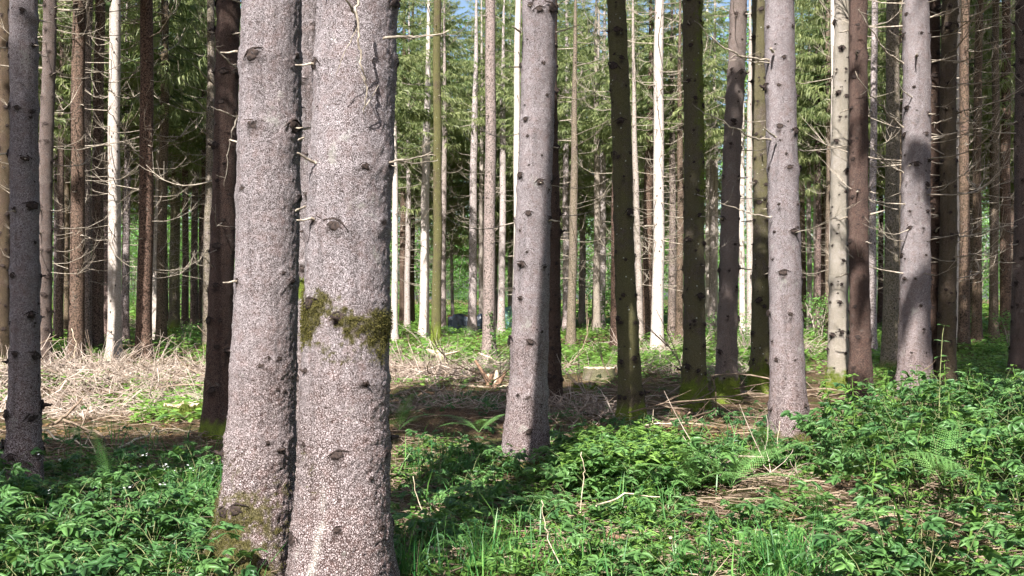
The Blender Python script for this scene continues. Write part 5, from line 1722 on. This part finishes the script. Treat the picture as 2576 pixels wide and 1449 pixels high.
# ------------------------------------------------------------------ grass tufts
def grass_tuft(u, v, n, L, label, seed, lean_az=None, spread=.12):
    kr = np.random.default_rng(seed)
    x, y = ground_xy(u, v)
    az = kr.uniform(0, 6.28, n) if lean_az is None else kr.normal(R(lean_az), 1.0, n)
    l = L * kr.uniform(.5, 1.15, n); out = kr.uniform(.15, .8, n); w = kr.uniform(.0022, .0045, n)
    f = np.linspace(0, 1, 6)
    rx = out[:, None] * l[:, None] * f[None] ** 1.6
    rz = l[:, None] * (f[None] * np.sqrt(np.clip(1 - out[:, None] ** 2 * .6, .1, 1)) - .45 * out[:, None] * f[None] ** 3)
    b = kr.normal(0, spread, (n, 2)) * .5
    C = np.stack([b[:, :1] + rx * np.cos(az)[:, None], b[:, 1:] + rx * np.sin(az)[:, None], rz], -1)
    pa = az + kr.uniform(1.0, 2.1, n)
    W = np.stack([np.cos(pa), np.sin(pa), 0 * pa], -1)[:, None, :] * (w[:, None] * np.array([.8, 1, 1, .85, .6, .15])[None])[..., None]
    V = np.stack([C + W, C - W], 2).reshape(-1, 3)
    fs = []
    for i in range(5):
        a = 2 * i
        fs += [(a, a + 1, a + 3), (a, a + 3, a + 2)]
    F = (np.array(fs)[None] + (np.arange(n) * 12)[:, None, None]).reshape(-1, 3)
    tint = np.repeat(kr.uniform(0, 1, n) ** 1.8 * .8, 12)
    root = link('grass_tuft', None, loc=(x, y, tz(x, y) - .01))
    tag(root, label, 'grass')
    o = link('blades', mk_mesh('blades', V, F, {'tint': tint}), M_GRASS, root)
    o['kind'] = 'stuff'
grass_tuft(1995, 1462, 300, .46, 'big fresh green grass tuft at the bottom left of the bramble mound', 1, None, .26)
grass_tuft(1235, 1425, 170, .40, 'dense grass tuft at the bottom right of the thickest trunk', 2, None, .24)
grass_tuft(1025, 1452, 90, .42, 'thin grass tuft touching the foot of the thickest trunk', 3, None, .2)
grass_tuft(1480, 1440, 110, .36, 'loose grass tuft at the bottom centre', 4, None, .26)
grass_tuft(1700, 1456, 90, .34, 'short grass tuft at the bottom below the white wood piece', 5, None, .24)
grass_tuft(505, 1330, 190, .52, 'dark grass tuft at the left of the flaring mossy root', 6, None, .18)
grass_tuft(1130, 1195, 170, .46, 'fine grass tuft left of the big centre trunk', 7, None, .3)
grass_tuft(330, 1370, 120, .36, 'grass growing through the leaves in the lower left', 8, None, .3)
grass_tuft(1640, 1300, 90, .34, 'few grass blades in the bramble clump', 9, None, .25)

# ------------------------------------------------------------------ leafy shoot and spruce seedling
t0 = at(2362, 1040, 9.2)
root = link('leafy_shoot', None, loc=(t0[0], t0[1], tz(t0[0], t0[1])))
tag(root, 'tall upright shoot with opposite leaves rising from the brambles near the right', 'plant')
zt = at(2375, 848, 9.2)[2]
pts = np.array([[0, 0, 0], [.0, 0, .5], [.012, 0, .9], [.03, 0, zt - .08], [.044, 0, zt]])
V, F = tube(pts, [.005, .0045, .004, .003, .0015], 5)
link('stem', mk_mesh('stem', V, F), M_STEM, root)
LV, LF = leaflet(10, 1.0, .95, 0, np.zeros(3), .12, .15)
LME = mk_mesh('leaf', LV, LF, {'tint': np.full(len(LV), .55)}); LME.materials.append(M_BRAMBLE)
for i, z in enumerate(np.linspace(.62, zt - .01, 6)):
    x = np.interp(z, pts[:, 2], pts[:, 0])
    for s in (0, 1):
        o = link('leaf', LME, None, root, (x, 0, z), R((20 if i % 2 else -25) + 180 * s), random.uniform(.085, .115) * (1 - .06 * i))
        o.rotation_euler = (random.uniform(-.3, .3), random.uniform(-.35, .1), o.rotation_euler[2])
x, y = ground_xy(318, 1444)
root = link('spruce_seedling', None, loc=(x, y, tz(x, y)))
tag(root, 'small brownish spruce seedling in the lower left leaves', 'seedling')
kr = np.random.default_rng(5)
V, F = tube(np.array([[0, 0, 0], [0, 0, .12], [.01, 0, .26]]), [.007, .006, .003], 5)
link('stem', mk_mesh('stem', V, F, {'tint': np.zeros(len(V))}), M_TWIG, root)
needle = (np.array([[0, -.10, 0], [0, .10, 0], [1, 0, .0]]), np.array([(0, 1, 2)]))
axes = [((0, 0, .03), (0.01, 0, .26))] + [((0, 0, z), (l * math.cos(a), l * math.sin(a), z + l * .5)) for z, l, a in ((.06, .12, 0.3), (.06, .12, 2.6), (.08, .11, 4.2), (.13, .09, 1.2), (.13, .09, 3.5), (.14, .08, 5.4))]
for a_, b_ in axes:
    a_, b_ = np.array(a_), np.array(b_)
    n = 90
    P = a_ + (b_ - a_) * kr.uniform(0, 1, n)[:, None]
    V, F, v = merge([needle], np.zeros(n, int), P, rotm(kr.uniform(0, 6.28, n), kr.uniform(-.2, 1.1, n)) * kr.uniform(.016, .026, n)[:, None, None], kr.uniform(.2, 1, n))
    o = link('needle_spray', mk_mesh('needle_spray', V, F, {'tint': v}), M_MOSS, root)
    o['kind'] = 'stuff'
